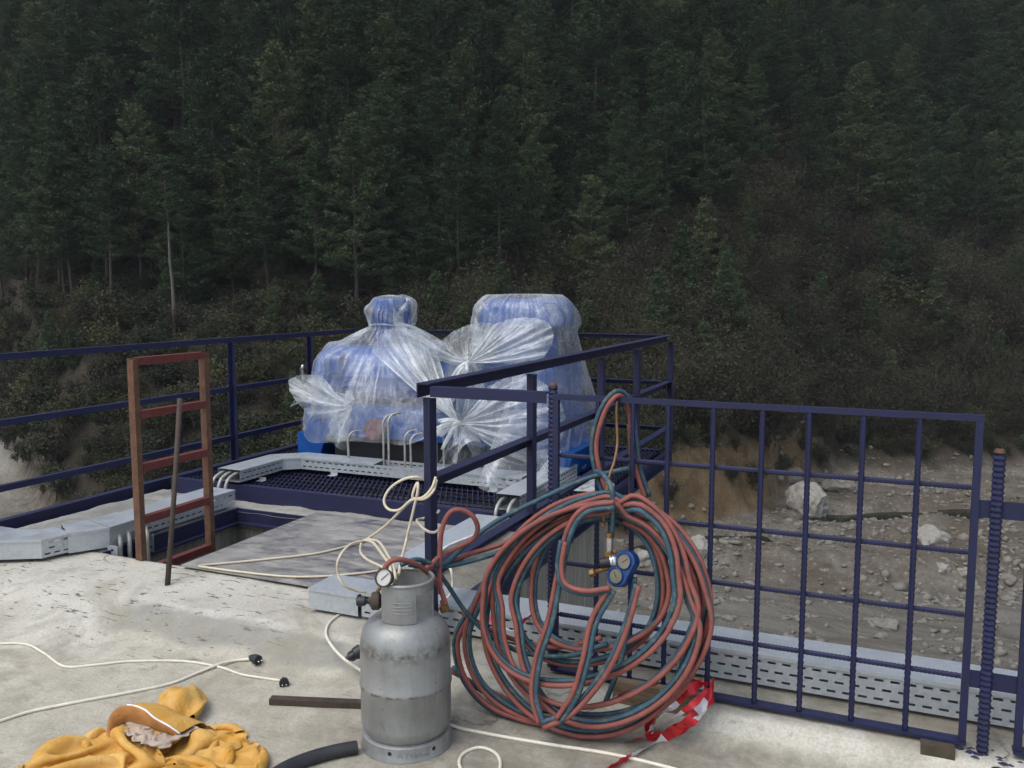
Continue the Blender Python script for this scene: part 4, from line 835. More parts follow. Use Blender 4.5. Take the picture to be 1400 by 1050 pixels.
tag(obj('steel_rod', MB().tube([pb, pb + (pt - pb) * .5 + A((.004, 0, 0)), pt], [.014, .013, .014], 7), M['rustdark'], smooth=True, at=pb), 'thin dark rusty bar leaning on the ladder with its foot on the concrete', 'rod')

# ------------------------------------------------------------------ machine
mc = thing('hoist_machine', 'blue twin geared motor hoist wrapped in plastic on the platform', 'machine', (-3.25, 6.15, GZ))
obj('void_skid', MB().box((-4.08, 5.86, GZ), (-2.32, 6.5, .42)), M['void'], mc)  # inset black box that paints in the shade of the void below
obj('frame', MB().box((-4.32, 5.80, .42), (-2.16, 6.52, .66)), M['blue'], mc)
for u in (-4.40, -2.30): obj('foot', MB().add([(u, 5.80, GZ), (u + .20, 5.80, GZ), (u + .28, 5.80, .42), (u, 5.80, .42), (u, 6.5, GZ), (u + .20, 6.5, GZ), (u + .28, 6.5, .42), (u, 6.5, .42)], [(0, 1, 2, 3), (7, 6, 5, 4), (0, 4, 5, 1), (1, 5, 6, 2), (2, 6, 7, 3), (3, 7, 4, 0)]), M['blue'], mc)
obj('gearbox', MB().profile((-4.26, 6.15, .89), (-3.30, 6.15, .89), [(math.cos(q) * .30, math.sin(q) * .23) for q in np.linspace(0, 6.28, 17)[:-1]]), M['blue'], mc)
obj('gearbox', MB().box((-3.10, 5.86, .661), (-2.2, 6.48, 1.02)), M['blue'], mc)
obj('drum_guard', MB().profile((-3.29, 6.15, .80), (-3.11, 6.15, .80), [(math.cos(q) * .22, math.sin(q) * .14) for q in np.linspace(0, 6.28, 17)[:-1]]), M['void'], mc)
MA, MBc = (-3.735, 6.2), (-2.545, 6.2)
def ribbed(r, z0, z1, c, n=28):
    mb = MB(); pr = [(0, z1), (r * .9, z1), (r * .98, z1 - .012), (r, z1 - .03), (r, z1 - .10), (r * .93, z1 - .105), (r * .93, z0), (0, z0)]; return mb.lathe(pr[::-1], (c[0], c[1], 0), n=n)
obj('motor', ribbed(.158, 1.03, 1.50, MA), M['blue'], mc, True, 35); fin = MB()
for q in np.linspace(0, 6.28, 25)[:-1]: fin.bar((MA[0] + math.cos(q) * .148, MA[1] + math.sin(q) * .148, 1.06), (MA[0] + math.cos(q) * .148, MA[1] + math.sin(q) * .148, 1.385), .006, .022, up=(math.cos(q), math.sin(q), 0))
o = obj('cooling_fins', fin, M['blue'], mc)
obj('motor', MB().lathe([(0, 1.02), (.24, 1.02), (.24, 1.34), (0, 1.34)], (MBc[0], MBc[1], 0), n=28), M['blue'], mc, True, 35)
def roundbox(lo, hi, r):
    mb = MB(); x0, y0, z0 = lo; x1, y1, z1 = hi; rings = []
    for ins, z in ((0, z0), (0, z1 - r), (r * .3, z1 - r * .3), (r, z1)):
        rr = r * 2; pts = []
        for cx_, cy_, q0 in ((x1 - rr, y1 - rr, 0), (x0 + rr, y1 - rr, 90), (x0 + rr, y0 + rr, 180), (x1 - rr, y0 + rr, 270)):
            for q in (0, 30, 60, 90): a = R(q0 + q); pts.append((cx_ + (rr - ins) * math.cos(a), cy_ + (rr - ins) * math.sin(a), z))
        rings.append(pts)
    n = 16; mb.add([p for r_ in rings for p in r_], [(i * n + k, i * n + (k + 1) % n, (i + 1) * n + (k + 1) % n, (i + 1) * n + k) for i in range(3) for k in range(n)] + [tuple(range(48, 64)), tuple(range(16))[::-1]]); return mb
obj('motor_hood', roundbox((-2.87, 5.92, 1.30), (-2.21, 6.48, 1.50), .085), M['blue'], mc, True, 35)
obj('terminal_box', roundbox((-4.16, 5.80, .92), (-3.98, 5.98, 1.06), .02), M['blue'], mc); obj('brake_lever', MB().tube([(-4.40, 5.9, .78), (-4.40, 5.88, .93), (-4.38, 5.87, .96)], .014, 7), M['chrome'], mc, True)
obj('coupling', MB().lathe([(0, 0), (.07, 0), (.08, .03), (.08, .10), (0, .10)], (-3.62, 5.80, .50), (0, -1, 0), 20), M['redoxide'], mc, True, 35)

# cloth: a sheet of particles held by its own lengths, laid over solids
def drape(P, rest_len, solids, steps, pins, cinch=(), floor=None, g=-0.004, iters=9, damp=0.965, stiff=0.25, seed=0, press=0.0, xlim=None):
    n, m = P.shape[:2]; r_ = np.random.default_rng(seed); V = np.zeros_like(P); lx, ly = rest_len; dg = math.hypot(lx, ly); C = []
    def batch(di, dj, L, k):
        ni, nj = n - di, m - abs(dj)
        for pi in (0, 1):
            for pj in (0, 1) if dj else (0,):
                a = (slice(0, n - di), slice(max(0, -dj), m - max(0, dj))); 
                A_ = [slice(s.start, s.stop) for s in a]; B_ = [slice(di, n), slice(max(0, dj), m + min(0, dj))]
                ax = 0 if di else 1; step = 2 * max(di, abs(dj))
                for off in ([0] if False else range(max(di, abs(dj)))):
                    A2 = list(A_); B2 = list(B_); st = pi * max(di, abs(dj)) + off
                    A2[ax] = slice(A_[ax].start + st, A_[ax].stop, step); B2[ax] = slice(B_[ax].start + st, B_[ax].stop, step); C.append((tuple(A2), tuple(B2), L, k))
                break
    batch(1, 0, lx, 1.0); batch(0, 1, ly, 1.0); batch(1, 1, dg, 0.6); batch(1, -1, dg, 0.6); batch(2, 0, 2 * lx, stiff); batch(0, 2, 2 * ly, stiff)
    if press: batch(4, 0, 4 * lx, stiff * .8); batch(0, 4, 4 * ly, stiff * .8)
    for s in range(steps):
        if press:
            nn = np.cross(np.gradient(P, axis=0), np.gradient(P, axis=1)); nn /= np.linalg.norm(nn, axis=-1, keepdims=True) + 1e-9; V += nn * press
        V[..., 2] += g; Q = P + V * damp; f = s / steps
        for it in range(iters):
            for a, b, L, k in C:
                d = Q[b] - Q[a]; l = np.sqrt((d * d).sum(-1, keepdims=True)) + 1e-9; c = d * (0.5 * k * (l - L) / l)
                if k < 0.5: c = c * (l < L)          # bending only pushes
                Q[a] += c; Q[b] -= c
            for idx, tgt, w_ in pins: Q[idx] += (tgt(f) - Q[idx]) * w_
            for idx, c_, rad, z in cinch:
                if f > 0.35:
                    d = Q[idx][..., :2] - A(c_); l = np.linalg.norm(d, axis=-1, keepdims=True) + 1e-9; q = Q[idx]; w_ = min(1, (f - .35) * 4) * 0.5
                    q[..., :2] += d / l * (np.minimum(l, rad) - l) * w_; q[..., 2] += (z - q[..., 2]) * w_ * 0.6; Q[idx] = q
        for so_ in solids:
            if so_[0] == 'box':
                lo, hi = A(so_[1]), A(so_[2]); ins = np.all((Q > lo) & (Q < hi), -1)
                if ins.any():
                    q = Q[ins]; pen = np.stack([q[:, 0] - lo[0], hi[0] - q[:, 0], q[:, 1] - lo[1], hi[1] - q[:, 1], hi[2] - q[:, 2]], 1); k = pen.argmin(1)
                    for j, (ax, val) in enumerate(((0, lo[0]), (0, hi[0]), (1, lo[1]), (1, hi[1]), (2, hi[2]))): q[k == j, ax] = val
                    Q[ins] = P[ins] + (q - P[ins]) * 1.0; V[ins] *= 0.3
            else:
                c_, rad, z1 = so_[1:]; d = Q[..., :2] - A(c_); l = np.linalg.norm(d, axis=-1); ins = (l < rad) & (Q[..., 2] < z1)
                if ins.any():
                    q = Q[ins]; dd = d[ins]; ll = l[ins] + 1e-9; top = (z1 - q[:, 2]) < (rad - ll); q[top, 2] = z1; nt_ = ~top; q[nt_, :2] = A(c_) + dd[nt_] / ll[nt_, None] * rad; Q[ins] = q
        if xlim: Q[..., 0] = np.clip(Q[..., 0], *xlim)
        if floor is not None:
            h = (Q[..., 2] < floor) & (Q[..., 0] < PX1 - .01) & (Q[..., 0] > PX0); h0 = Q[..., 2] < floor - .25; Q[..., 2] = np.where(h0, floor - .25, Q[..., 2]);  Q[h, 2] = np.maximum(Q[h, 2], floor); Q[h, :2] = P[h, :2] + (Q[h, :2] - P[h, :2]) * 0.3
        V = Q - P; mx = np.linalg.norm(V, axis=-1, keepdims=True); V *= np.minimum(1, 0.05 / (mx + 1e-9)); P = Q
    return P
def film_obj(name, P, L, mat, parent, mask=None, fold=1.0, foci=()):
    n, m = P.shape[:2]; I = (np.arange(n - 1)[:, None] * m + np.arange(m - 1)[None, :]); F = np.stack([I, I + m, I + m + 1, I + 1], -1)
    if mask is not None: F = F[mask[:-1, :-1]]
    F = F.reshape(-1, 4); me = mesh_np(name, P.reshape(-1, 3), F)
    ex = np.gradient(P, axis=0); ey = np.gradient(P, axis=1); ar = np.linalg.norm(np.cross(ex, ey), axis=-1) / (L * L)
    for _ in range(2): ar = (ar + np.roll(ar, 1, 0) + np.roll(ar, -1, 0) + np.roll(ar, 1, 1) + np.roll(ar, -1, 1)) / 5
    ga = np.clip(1.0 - ar, 0, 1) ** 1.3 * fold
    me.attributes.new('gather', 'FLOAT', 'POINT').data.foreach_set('value', ga.astype(np.float32).ravel())
    foci = list(foci) or [P[n // 2, m // 2] + A((0, 0, .15)), P[0, 0], P[-1, m // 2]]; W = []
    for k, c in enumerate(foci):
        d = P - A(c)[None, None]; dist = np.linalg.norm(d, axis=-1)
        an = np.arctan2(d[..., 0], -d[..., 1]) if k == 0 else np.arctan2(d[..., 2] * (1 if True else 1), d[..., 0] * (1 if c[0] < P[n // 2, m // 2, 0] else -1))
        W.append((1.6 if k == 0 else 1.0) / (dist + .12) ** 2)
        for nm, arr in (('a%d' % k, an), ('d%d' % k, dist)): me.attributes.new(nm, 'FLOAT', 'POINT').data.foreach_set('value', arr.astype(np.float32).ravel())
    for k, w_ in enumerate(W): me.attributes.new('w%d' % k, 'FLOAT', 'POINT').data.foreach_set('value', (w_ / sum(W)).astype(np.float32).ravel())
    o = link(name, me, mat, parent, True); md = o.modifiers.new('soften', 'SUBSURF'); md.levels = 1; md.render_levels = 1; return o
def sheet(n, size, c, z, ang=0.0, asp=1.0, seed=0, amp=0.01):
    a = np.linspace(-size / 2, size / 2, n); U, V = np.meshgrid(a, a * asp, indexing='ij'); x = U * math.cos(ang) - V * math.sin(ang); y = U * math.sin(ang) + V * math.cos(ang)
    r_ = np.random.default_rng(seed); return np.stack([c[0] + x, c[1] + y, z + r_.normal(0, amp, U.shape)], -1), U, V
K1, K2, K3 = ony(640, 496, 5.62), ony(628, 579, 5.52), ony(425, 548, 5.95)
def near_ix(U, V, u, v, r):
    k = np.argwhere((U - u) ** 2 + (V - v) ** 2 < r * r); return (k[:, 0], k[:, 1])
def lead(P, ix, tgt, spread=0.25):
    s0 = P[ix].copy(); c0 = s0.mean(0); T = A(tgt)[None] + (s0 - c0) * spread * A((1, 1, 0.6))
    return (ix, lambda f, s0=s0, T=T: s0 + (T - s0) * min(1, f / 0.55), 1.0)
def build_films():
    solids = [('box', (-4.34, 5.78, .15), (-2.14, 6.54, .67)), ('box', (-4.30, 5.82, .6), (-3.27, 6.48, 1.06)), ('box', (-4.28, 5.90, .6), (-3.27, 6.40, 1.15)), ('box', (-4.20, 5.76, .6), (-3.94, 6.0, 1.09)), ('box', (-3.49, 5.36, .2), (-3.33, 5.56, 1.06)), ('box', (-3.02, 5.36, .2), (-2.89, 5.56, .96)), ('box', (-3.11, 5.84, .6), (-2.18, 6.50, 1.05)), ('cyl', MA, .172, 1.515), ('cyl', MBc, .25, 1.34), ('box', (-2.905, 5.885, 1.28), (-2.175, 6.515, 1.535))]
    n = 84; L = 2.5 / (n - 1); P, U, V = sheet(n, 2.5, MA, 1.56, 0.12, seed=4); rho = np.hypot(U, V); ring = np.where((rho > .385) & (rho < .45))
    pins = [lead(P, near_ix(U, V, 1.12, 0.0, .22), K1, .14), lead(P, near_ix(U, V, .88, -.98, .22), K2, .14), lead(P, near_ix(U, V, -1.15, -.85, .36), K3, .30), (near_ix(U, V, 0, 0, .1), lambda f: A((MA[0], MA[1], 1.518))[None] + np.stack([*(P0[near_ix(U, V, 0, 0, .1)][:, :2] - A(MA)).T, np.zeros(len(near_ix(U, V, 0, 0, .1)[0]))], 1), .5)]
    P0 = P.copy(); P = drape(P, (L, L), solids, 190, pins, [(ring, MA, .178, 1.29)], floor=GZ + .03, seed=1, xlim=(-4.44, 9), g=-.003, press=.0016, stiff=.35)
    f1 = thing('plastic_sheet', 'translucent plastic film tied round the neck of the slim motor and hanging as a tent', 'plastic sheet', (MA[0], MA[1], .9), 'plastic film over the motors')
    o = film_obj('film', P, L, M['film'], None, foci=[(MA[0], MA[1], 1.31), K1, K2]); o.parent = f1; o.location = -Vector(f1.location)
    obj('tie_string', MB().tube([(MA[0] + .185 * math.cos(q), MA[1] + .185 * math.sin(q), 1.29 + .008 * math.sin(3 * q)) for q in np.linspace(0, 6.28, 29)], .006, 6), M['filmwhite'], f1, True)
    n = 88; L = 2.6 / (n - 1); P, U, V = sheet(n, 2.6, MBc, 1.56, -0.1, seed=9)
    pins = [lead(P, near_ix(U, V, -1.0, -.22, .28), K1 + A((.03, .01, .01)), .14), lead(P, near_ix(U, V, -.40, -1.12, .26), K2 + A((.05, .0, .0)), .14), (near_ix(U, V, 0, 0, .22), lambda f, s0=P[near_ix(U, V, 0, 0, .22)].copy(): s0 * A((1, 1, 0)) + A((0, 0, 1.54)), .6), lead(P, near_ix(U, V, 1.2, -.9, .12), A((-2.0, 5.62, .45)), .4)]
    P = drape(P, (L, L), solids, 190, pins, floor=GZ + .03, seed=2, xlim=(-9, -2.08), g=-.003, press=.0016, stiff=.35)
    f2 = thing('plastic_sheet', 'translucent plastic bag pulled over the wide motor hood and bunched at its side', 'plastic sheet', (MBc[0], MBc[1], .9), 'plastic film over the motors')
    o = film_obj('film', P, L, M['film'], None, foci=[(MBc[0], MBc[1], 1.6), K1, K2]); o.parent = f2; o.location = -Vector(f2.location)
    for nm, K, par in (('knot', K1, f2), ('knot', K2, f2)):   # tied tails
        r_ = np.random.default_rng(int(K[0] * -100)); mb = MB()
        for q in range(9):
            a = r_.normal(size=3) * A((.05, .02, .05)) + A((-.05 if nm else 0, -.03, -.045)); mb.tube(smooth_path([K, K + a * .6 + A((0, -.02, .01)), K + a * 1.3 + A((0, -.02, -.02))], 4), np.linspace(.022, .012, 9), 6)
        obj(nm, mb, M['filmwhite'], par, True)
    def fan(K, arc, pleats, amp, bow, parent, ga=.22, seed=0, n=46, m=15):
        r_ = np.random.default_rng(seed); E_ = np.array(smooth_path([ony(*q) for q in arc], 12)); t = np.linspace(0, 1, len(E_)); E_ = np.stack([np.interp(np.linspace(0, 1, n), t, E_[:, k]) for k in range(3)], 1); s = np.linspace(0, 1, n)
        ph_ = r_.uniform(0, 6.28, 4); W = sum(np.sin(s * 6.28 * f_ * pleats / 6 + p_) * a_ for f_, p_, a_ in zip((6, 3.7, 9.1, 2.2), ph_, (.6, .5, .35, .5))); tt = np.linspace(0.02, 1, m)
        G = np.zeros((n, m, 3)); fwd = A((.25, -.95, .1))
        for k, q in enumerate(tt):
            base = K[None] * (1 - q) + E_ * q; G[:, k] = base + fwd * (amp * W * min(1, q * 2.2) * (1 - .55 * q))[:, None] + fwd * bow * math.sin(math.pi * q) + A((0, 0, -.35 * bow)) * math.sin(math.pi * q) + r_.normal(0, .002, (n, 3)) + (A((0, 0, .018)) * np.where(np.arange(n) % 2, 1, -1)[:, None] * 0)
        g_ = np.zeros((n, m)) + ga + .5 * (1 - tt)[None] ** 2; I = (np.arange(n - 1)[:, None] * m + np.arange(m - 1)[None, :]); F = np.stack([I, I + m, I + m + 1, I + 1], -1).reshape(-1, 4); me = mesh_np('gathered_fold', G.reshape(-1, 3), F)
        me.attributes.new('gather', 'FLOAT', 'POINT').data.foreach_set('value', (g_ * (0.6 + .5 * np.abs(W))[:, None] * (1 - .6 * sstep(.75, 1, tt))[None]).astype(np.float32).ravel())
        for nm, arr in (('a0', np.broadcast_to((s * 1.5)[:, None], (n, m))), ('d0', np.broadcast_to(tt[None], (n, m))), ('w0', np.ones((n, m)))): me.attributes.new(nm, 'FLOAT', 'POINT').data.foreach_set('value', arr.astype(np.float32).ravel())
        o = link('gathered_fold', me, M['film'], parent, True); o.location = -Vector(parent.location)
    fan(K1, [(666, 448, 5.84), (692, 438, 5.82), (722, 434, 5.82), (750, 442, 5.82), (756, 466, 5.80), (742, 490, 5.76)], 7, .022, .05, f2, .34, 1)
    fan(K1, [(604, 466, 5.86), (622, 452, 5.88), (650, 442, 5.88), (672, 442, 5.86)], 5, .018, .06, f2, .05, 2)
    fan(K2, [(668, 528, 5.66), (708, 512, 5.66), (752, 530, 5.66), (772, 566, 5.66), (766, 606, 5.66), (742, 640, 5.66), (712, 622, 5.64)], 9, .020, .06, f2, .12, 3)
    fan(K2, [(508, 480, 5.66), (522, 456, 5.86), (544, 448, 5.98), (566, 454, 5.96), (596, 472, 5.84)], 7, .024, .05, f1, .22, 4)
    fan(K1, [(540, 447, 6.0), (562, 451, 5.98), (584, 464, 5.9), (598, 490, 5.84)], 6, .018, .05, f1, .20, 5)
    # loose corner bunched and sticking out past the blue foot
    wing = thing('plastic_sheet', 'crumpled milky plastic corner sticking out beside the blue machine foot', 'plastic sheet', (-4.5, 5.9, .7), 'plastic film over the motors')
    fan(ony(482, 556, 5.80), [(440, 512, 5.84), (405, 514, 5.90), (394, 524, 5.86), (408, 552, 5.78), (432, 578, 5.84), (452, 604, 5.80), (474, 618, 5.80)], 6, .045, .05, wing, .38, 7)
    fan(ony(486, 548, 5.86), [(446, 498, 5.92), (420, 520, 5.98), (426, 560, 5.98), (458, 596, 5.92)], 5, .035, -.05, wing, .30, 8)
    # white bag lying by the far foot
    n = 40; L = .6 / (n - 1); c = (-1.98, 5.75); P, U, V = sheet(n, .6, c, .55, .5, seed=14, amp=.04); P[..., :2] = A(c) + (P[..., :2] - A(c)) * .55
    P = drape(P, (L, L), [('box', (-2.12, 5.60, .1), (-1.90, 5.9, .44))], 90, [], floor=GZ + .01, seed=6); tag(film_obj('plastic_sheet', P, L, M['filmwhite'], None, fold=.4), 'white crumpled plastic lying on the grating below the wide motor', 'plastic sheet')
build_films()
# ------------------------------------------------------------------ gas cylinder
GC = onz(556, 1000, 0.0); GC = A((-1.492, 2.535, 0.0))
cyl = thing('gas_cylinder', 'scuffed silver gas cylinder with gauge and open collar before the corner post', 'gas cylinder', GC)
tocam = A((-GC[0], -GC[1], 0)); tocam /= np.linalg.norm(tocam); cr_ = A((tocam[1] * -1, tocam[0], 0)); cr_ = A((-tocam[1], tocam[0], 0))   # to the viewer's side
def cpt(r, phi, z): return GC + (tocam * math.cos(phi) + cr_ * math.sin(phi)) * r + A((0, 0, z))
Rb = 0.150
prof = [(0, .030), (.10, .032), (.132, .048), (.146, .07), (Rb, .095), (Rb, .205), (Rb + .0035, .212), (Rb + .0035, .224), (Rb, .231), (Rb, .340), (.1485, .365), (.142, .392), (.130, .414), (.110, .431), (.085, .442), (.05, .449), (.024, .453), (.024, .47), (0, .47)]
obj('body', MB().lathe(prof, GC, n=72), M['silver'], cyl, True, 60)
ring = MB().lathe([(.128, .052), (.142, .050), (.148, .046), (.1475, .012), (.1525, .004), (.1525, 0.0), (.1475, 0.0), (.144, .010), (.144, .040), (.126, .045)], GC, n=72); obj('foot_ring', ring, M['silver'], cyl, True, 50)
for ph in (-22, 36):
    o_ = cpt(.1482, R(ph), .030); ax = (cpt(.16, R(ph), .030) - o_); obj('vent_hole', MB().lathe([(0, .0012), (.0065, .0010), (.0068, -.002)], o_, ax, 14), M['void'], cyl)
# raised lettering pressed round the foot ring
fc = bpy.data.curves.new('lettering', 'FONT'); fc.body = 'AYGAZ'; fc.size = .030; fc.extrude = .0011; fc.align_x = 'CENTER'; fc.space_character = 1.12; fc.resolution_u = 2
to = bpy.data.objects.new('lettering', fc); dg = bpy.context.evaluated_depsgraph_get(); scene.collection.objects.link(to); dg.update()
tm = bpy.data.meshes.new_from_object(to.evaluated_get(bpy.context.evaluated_depsgraph_get())); scene.collection.objects.unlink(to)
cs = np.array([v.co[:] for v in tm.vertices]); V = [cpt(.1480 + c[2], R(8) + c[0] / .148, .017 + c[1]) - GC for c in cs]; tm.vertices.foreach_set('co', np.array(V, np.float32).ravel()); tm.update(); tm.materials.clear(); link('lettering', tm, M['silver'], cyl)
# collar: two curved guards under one rolled ring
ph = lambda a: R(a)
def shell(r, a0, a1, z0, z1, n=16, t=.0035, notch=None):
    P = []
    for z in (z0, z1): P.append([cpt(r, R(a0 + (a1 - a0) * k / n), z) for k in range(n + 1)])
    Q = [[cpt(r - t, R(a0 + (a1 - a0) * k / n), z) for k in range(n + 1)] for z in (z0, z1)]; mb = MB(); m = n + 1
    V = P[0] + P[1] + Q[0] + Q[1]; F = [(k, k + 1, m + k + 1, m + k) for k in range(n)] + [(2*m + k + 1, 2*m + k, 3*m + k, 3*m + k + 1) for k in range(n)] + [(0, m, 3*m, 2*m), (n, 2*m + n, 3*m + n, m + n)] + [(k + 1, k, 2*m + k, 2*m + k + 1) for k in range(n)]
    return mb.add(V, F)
RC, CZ0, CZ1 = .096, .440, .562
obj('guard', shell(RC, -52, 22, CZ0, CZ1), M['silver'], cyl, True, 30); obj('guard', shell(RC, 74, 205, CZ0, CZ1, 24), M['silver'], cyl, True, 30); obj('guard_band', shell(RC, 22.3, 73.7, .532, CZ1, 10), M['silver'], cyl, True, 30)
obj('rolled_ring', MB().tube([cpt(RC - .001, R(a), CZ1 + .002) for a in np.linspace(-62, 215, 50)], .0062, 8), M['silver'], cyl, True)
for k in range(4): obj('pressed_rib', MB().tube([cpt(RC + .0003, R(a), .475 + .0115 * k) for a in np.linspace(-26, 17, 10)], .0016, 5), M['silver'], cyl, True)
dm = MB()
for (a, z) in (((-16), .528),):
    for dx, dz in ((0, .012), (0, -.012), (6.5, 0), (-6.5, 0)):
        c_ = [(a + dx, z + dz)]; c0 = cpt(RC + .0002, R(a + dx * .75), z + dz * .75); u_ = cpt(RC, R(a + dx * .75 + 2.6), z + dz * .75) - cpt(RC, R(a + dx * .75), z + dz * .75); n_ = (c0 - GC) * A((1, 1, 0)); n_ /= np.linalg.norm(n_); w_ = A((0, 0, .0052)); dm.add([c0 + u_ + n_ * .0008, c0 + w_ + n_ * .0008, c0 - u_ + n_ * .0008, c0 - w_ + n_ * .0008], [(0, 1, 2, 3)])
obj('pressed_emblem', dm, M['silver'], cyl)
vc = GC + A((0, 0, .47)); obj('valve', MB().lathe([(0, 0), (.017, 0), (.017, .028), (.012, .03), (.012, .055), (0, .055)], vc, n=14).tube([vc + A((0, 0, .02)), cpt(.085, R(-75), .497)], .013, 10), M['brass'], cyl, True, 40)
rg = cpt(.094, R(-72), .500); rax = cpt(.2, R(-84), .500) - rg; rax /= np.linalg.norm(rax)
obj('regulator_disc', MB().lathe([(0, -.012), (.020, -.012), (.029, -.006), (.030, .012), (.026, .019), (.012, .022), (.010, .030), (0, .030)], rg, rax, 24), M['rustdark'], cyl, True, 35)
obj('regulator_knob', MB().lathe([(0, .031), (.009, .031), (.010, .036), (.0155, .040), (.0165, .062), (.013, .068), (0, .068)], rg, rax, 16), M['black'], cyl, True, 35)
gp = cpt(.098, R(-40), .574) + A((0, 0, .018)); gax = tocam * .86 - cr_ * .42 + A((0, 0, .35)); gax /= np.linalg.norm(gax)
ga = obj('pressure_gauge', MB().lathe([(0, -.014), (.026, -.014), (.0275, .006), (.0305, .008), (.0305, .012), (.0265, .013), (.026, .007)], gp, gax, 30), M['rustdark'], cyl, True, 35)
obj('dial', MB().lathe([(0.0, .0075), (.0262, .0073)], gp, gax, 30), M['dialwhite'], ga); _, gs, gu = frame(gax); gd = gs * .7 + gu * .7
obj('needle', MB().bar(gp + gax * .0095 - gd * .012, gp + gax * .0095 + gd * .021, .0022, .0008, up=gax), M['black'], ga)
obj('gauge_stem', MB().tube([rg + rax * .0, rg + A((0, 0, .03)), gp - gax * .012], .006, 7), M['brass'], cyl, True)
hz = cpt(.070, R(-25), .560); obj('hose_tail', MB().tube(smooth_path([cpt(.06, R(-60), .50), cpt(.066, R(-40), .535), hz + A((0, 0, .0))], 5), .010, 8), M['copper'], cyl, True)

cyl.scale = (1.035, 1.035, 1.035)

# ------------------------------------------------------------------ twin hose
HR = 0.0093
def twin(path, seed, r=HR, phase=0.0, spin=1.0):
    """two hoses lying side by side and slowly turning about each other"""
    P = np.array([A(p) for p in path]); T = np.gradient(P, axis=0); T /= np.linalg.norm(T, axis=1)[:, None] + 1e-9
    n = len(P); s = np.concatenate([[0], np.cumsum(np.linalg.norm(np.diff(P, axis=0), axis=1))]); r_ = np.random.default_rng(seed)
    view = A((.35, -.93, .1)); B = np.cross(T, view); B /= np.linalg.norm(B, axis=1)[:, None] + 1e-9; N_ = np.cross(B, T)
    th = phase + spin * (0.9 * np.sin(s * 1.3 + r_.uniform(0, 6)) + 0.8 * np.sin(s * .57 + r_.uniform(0, 6)))
    off = (B * np.cos(th)[:, None] + N_ * np.sin(th)[:, None]) * r * 1.02; return P + off, P - off
coil = thing('welding_hose', 'large coil of joined red and blue hoses hung on the mesh gate', 'hose', (-0.98, 2.9, 0.0))
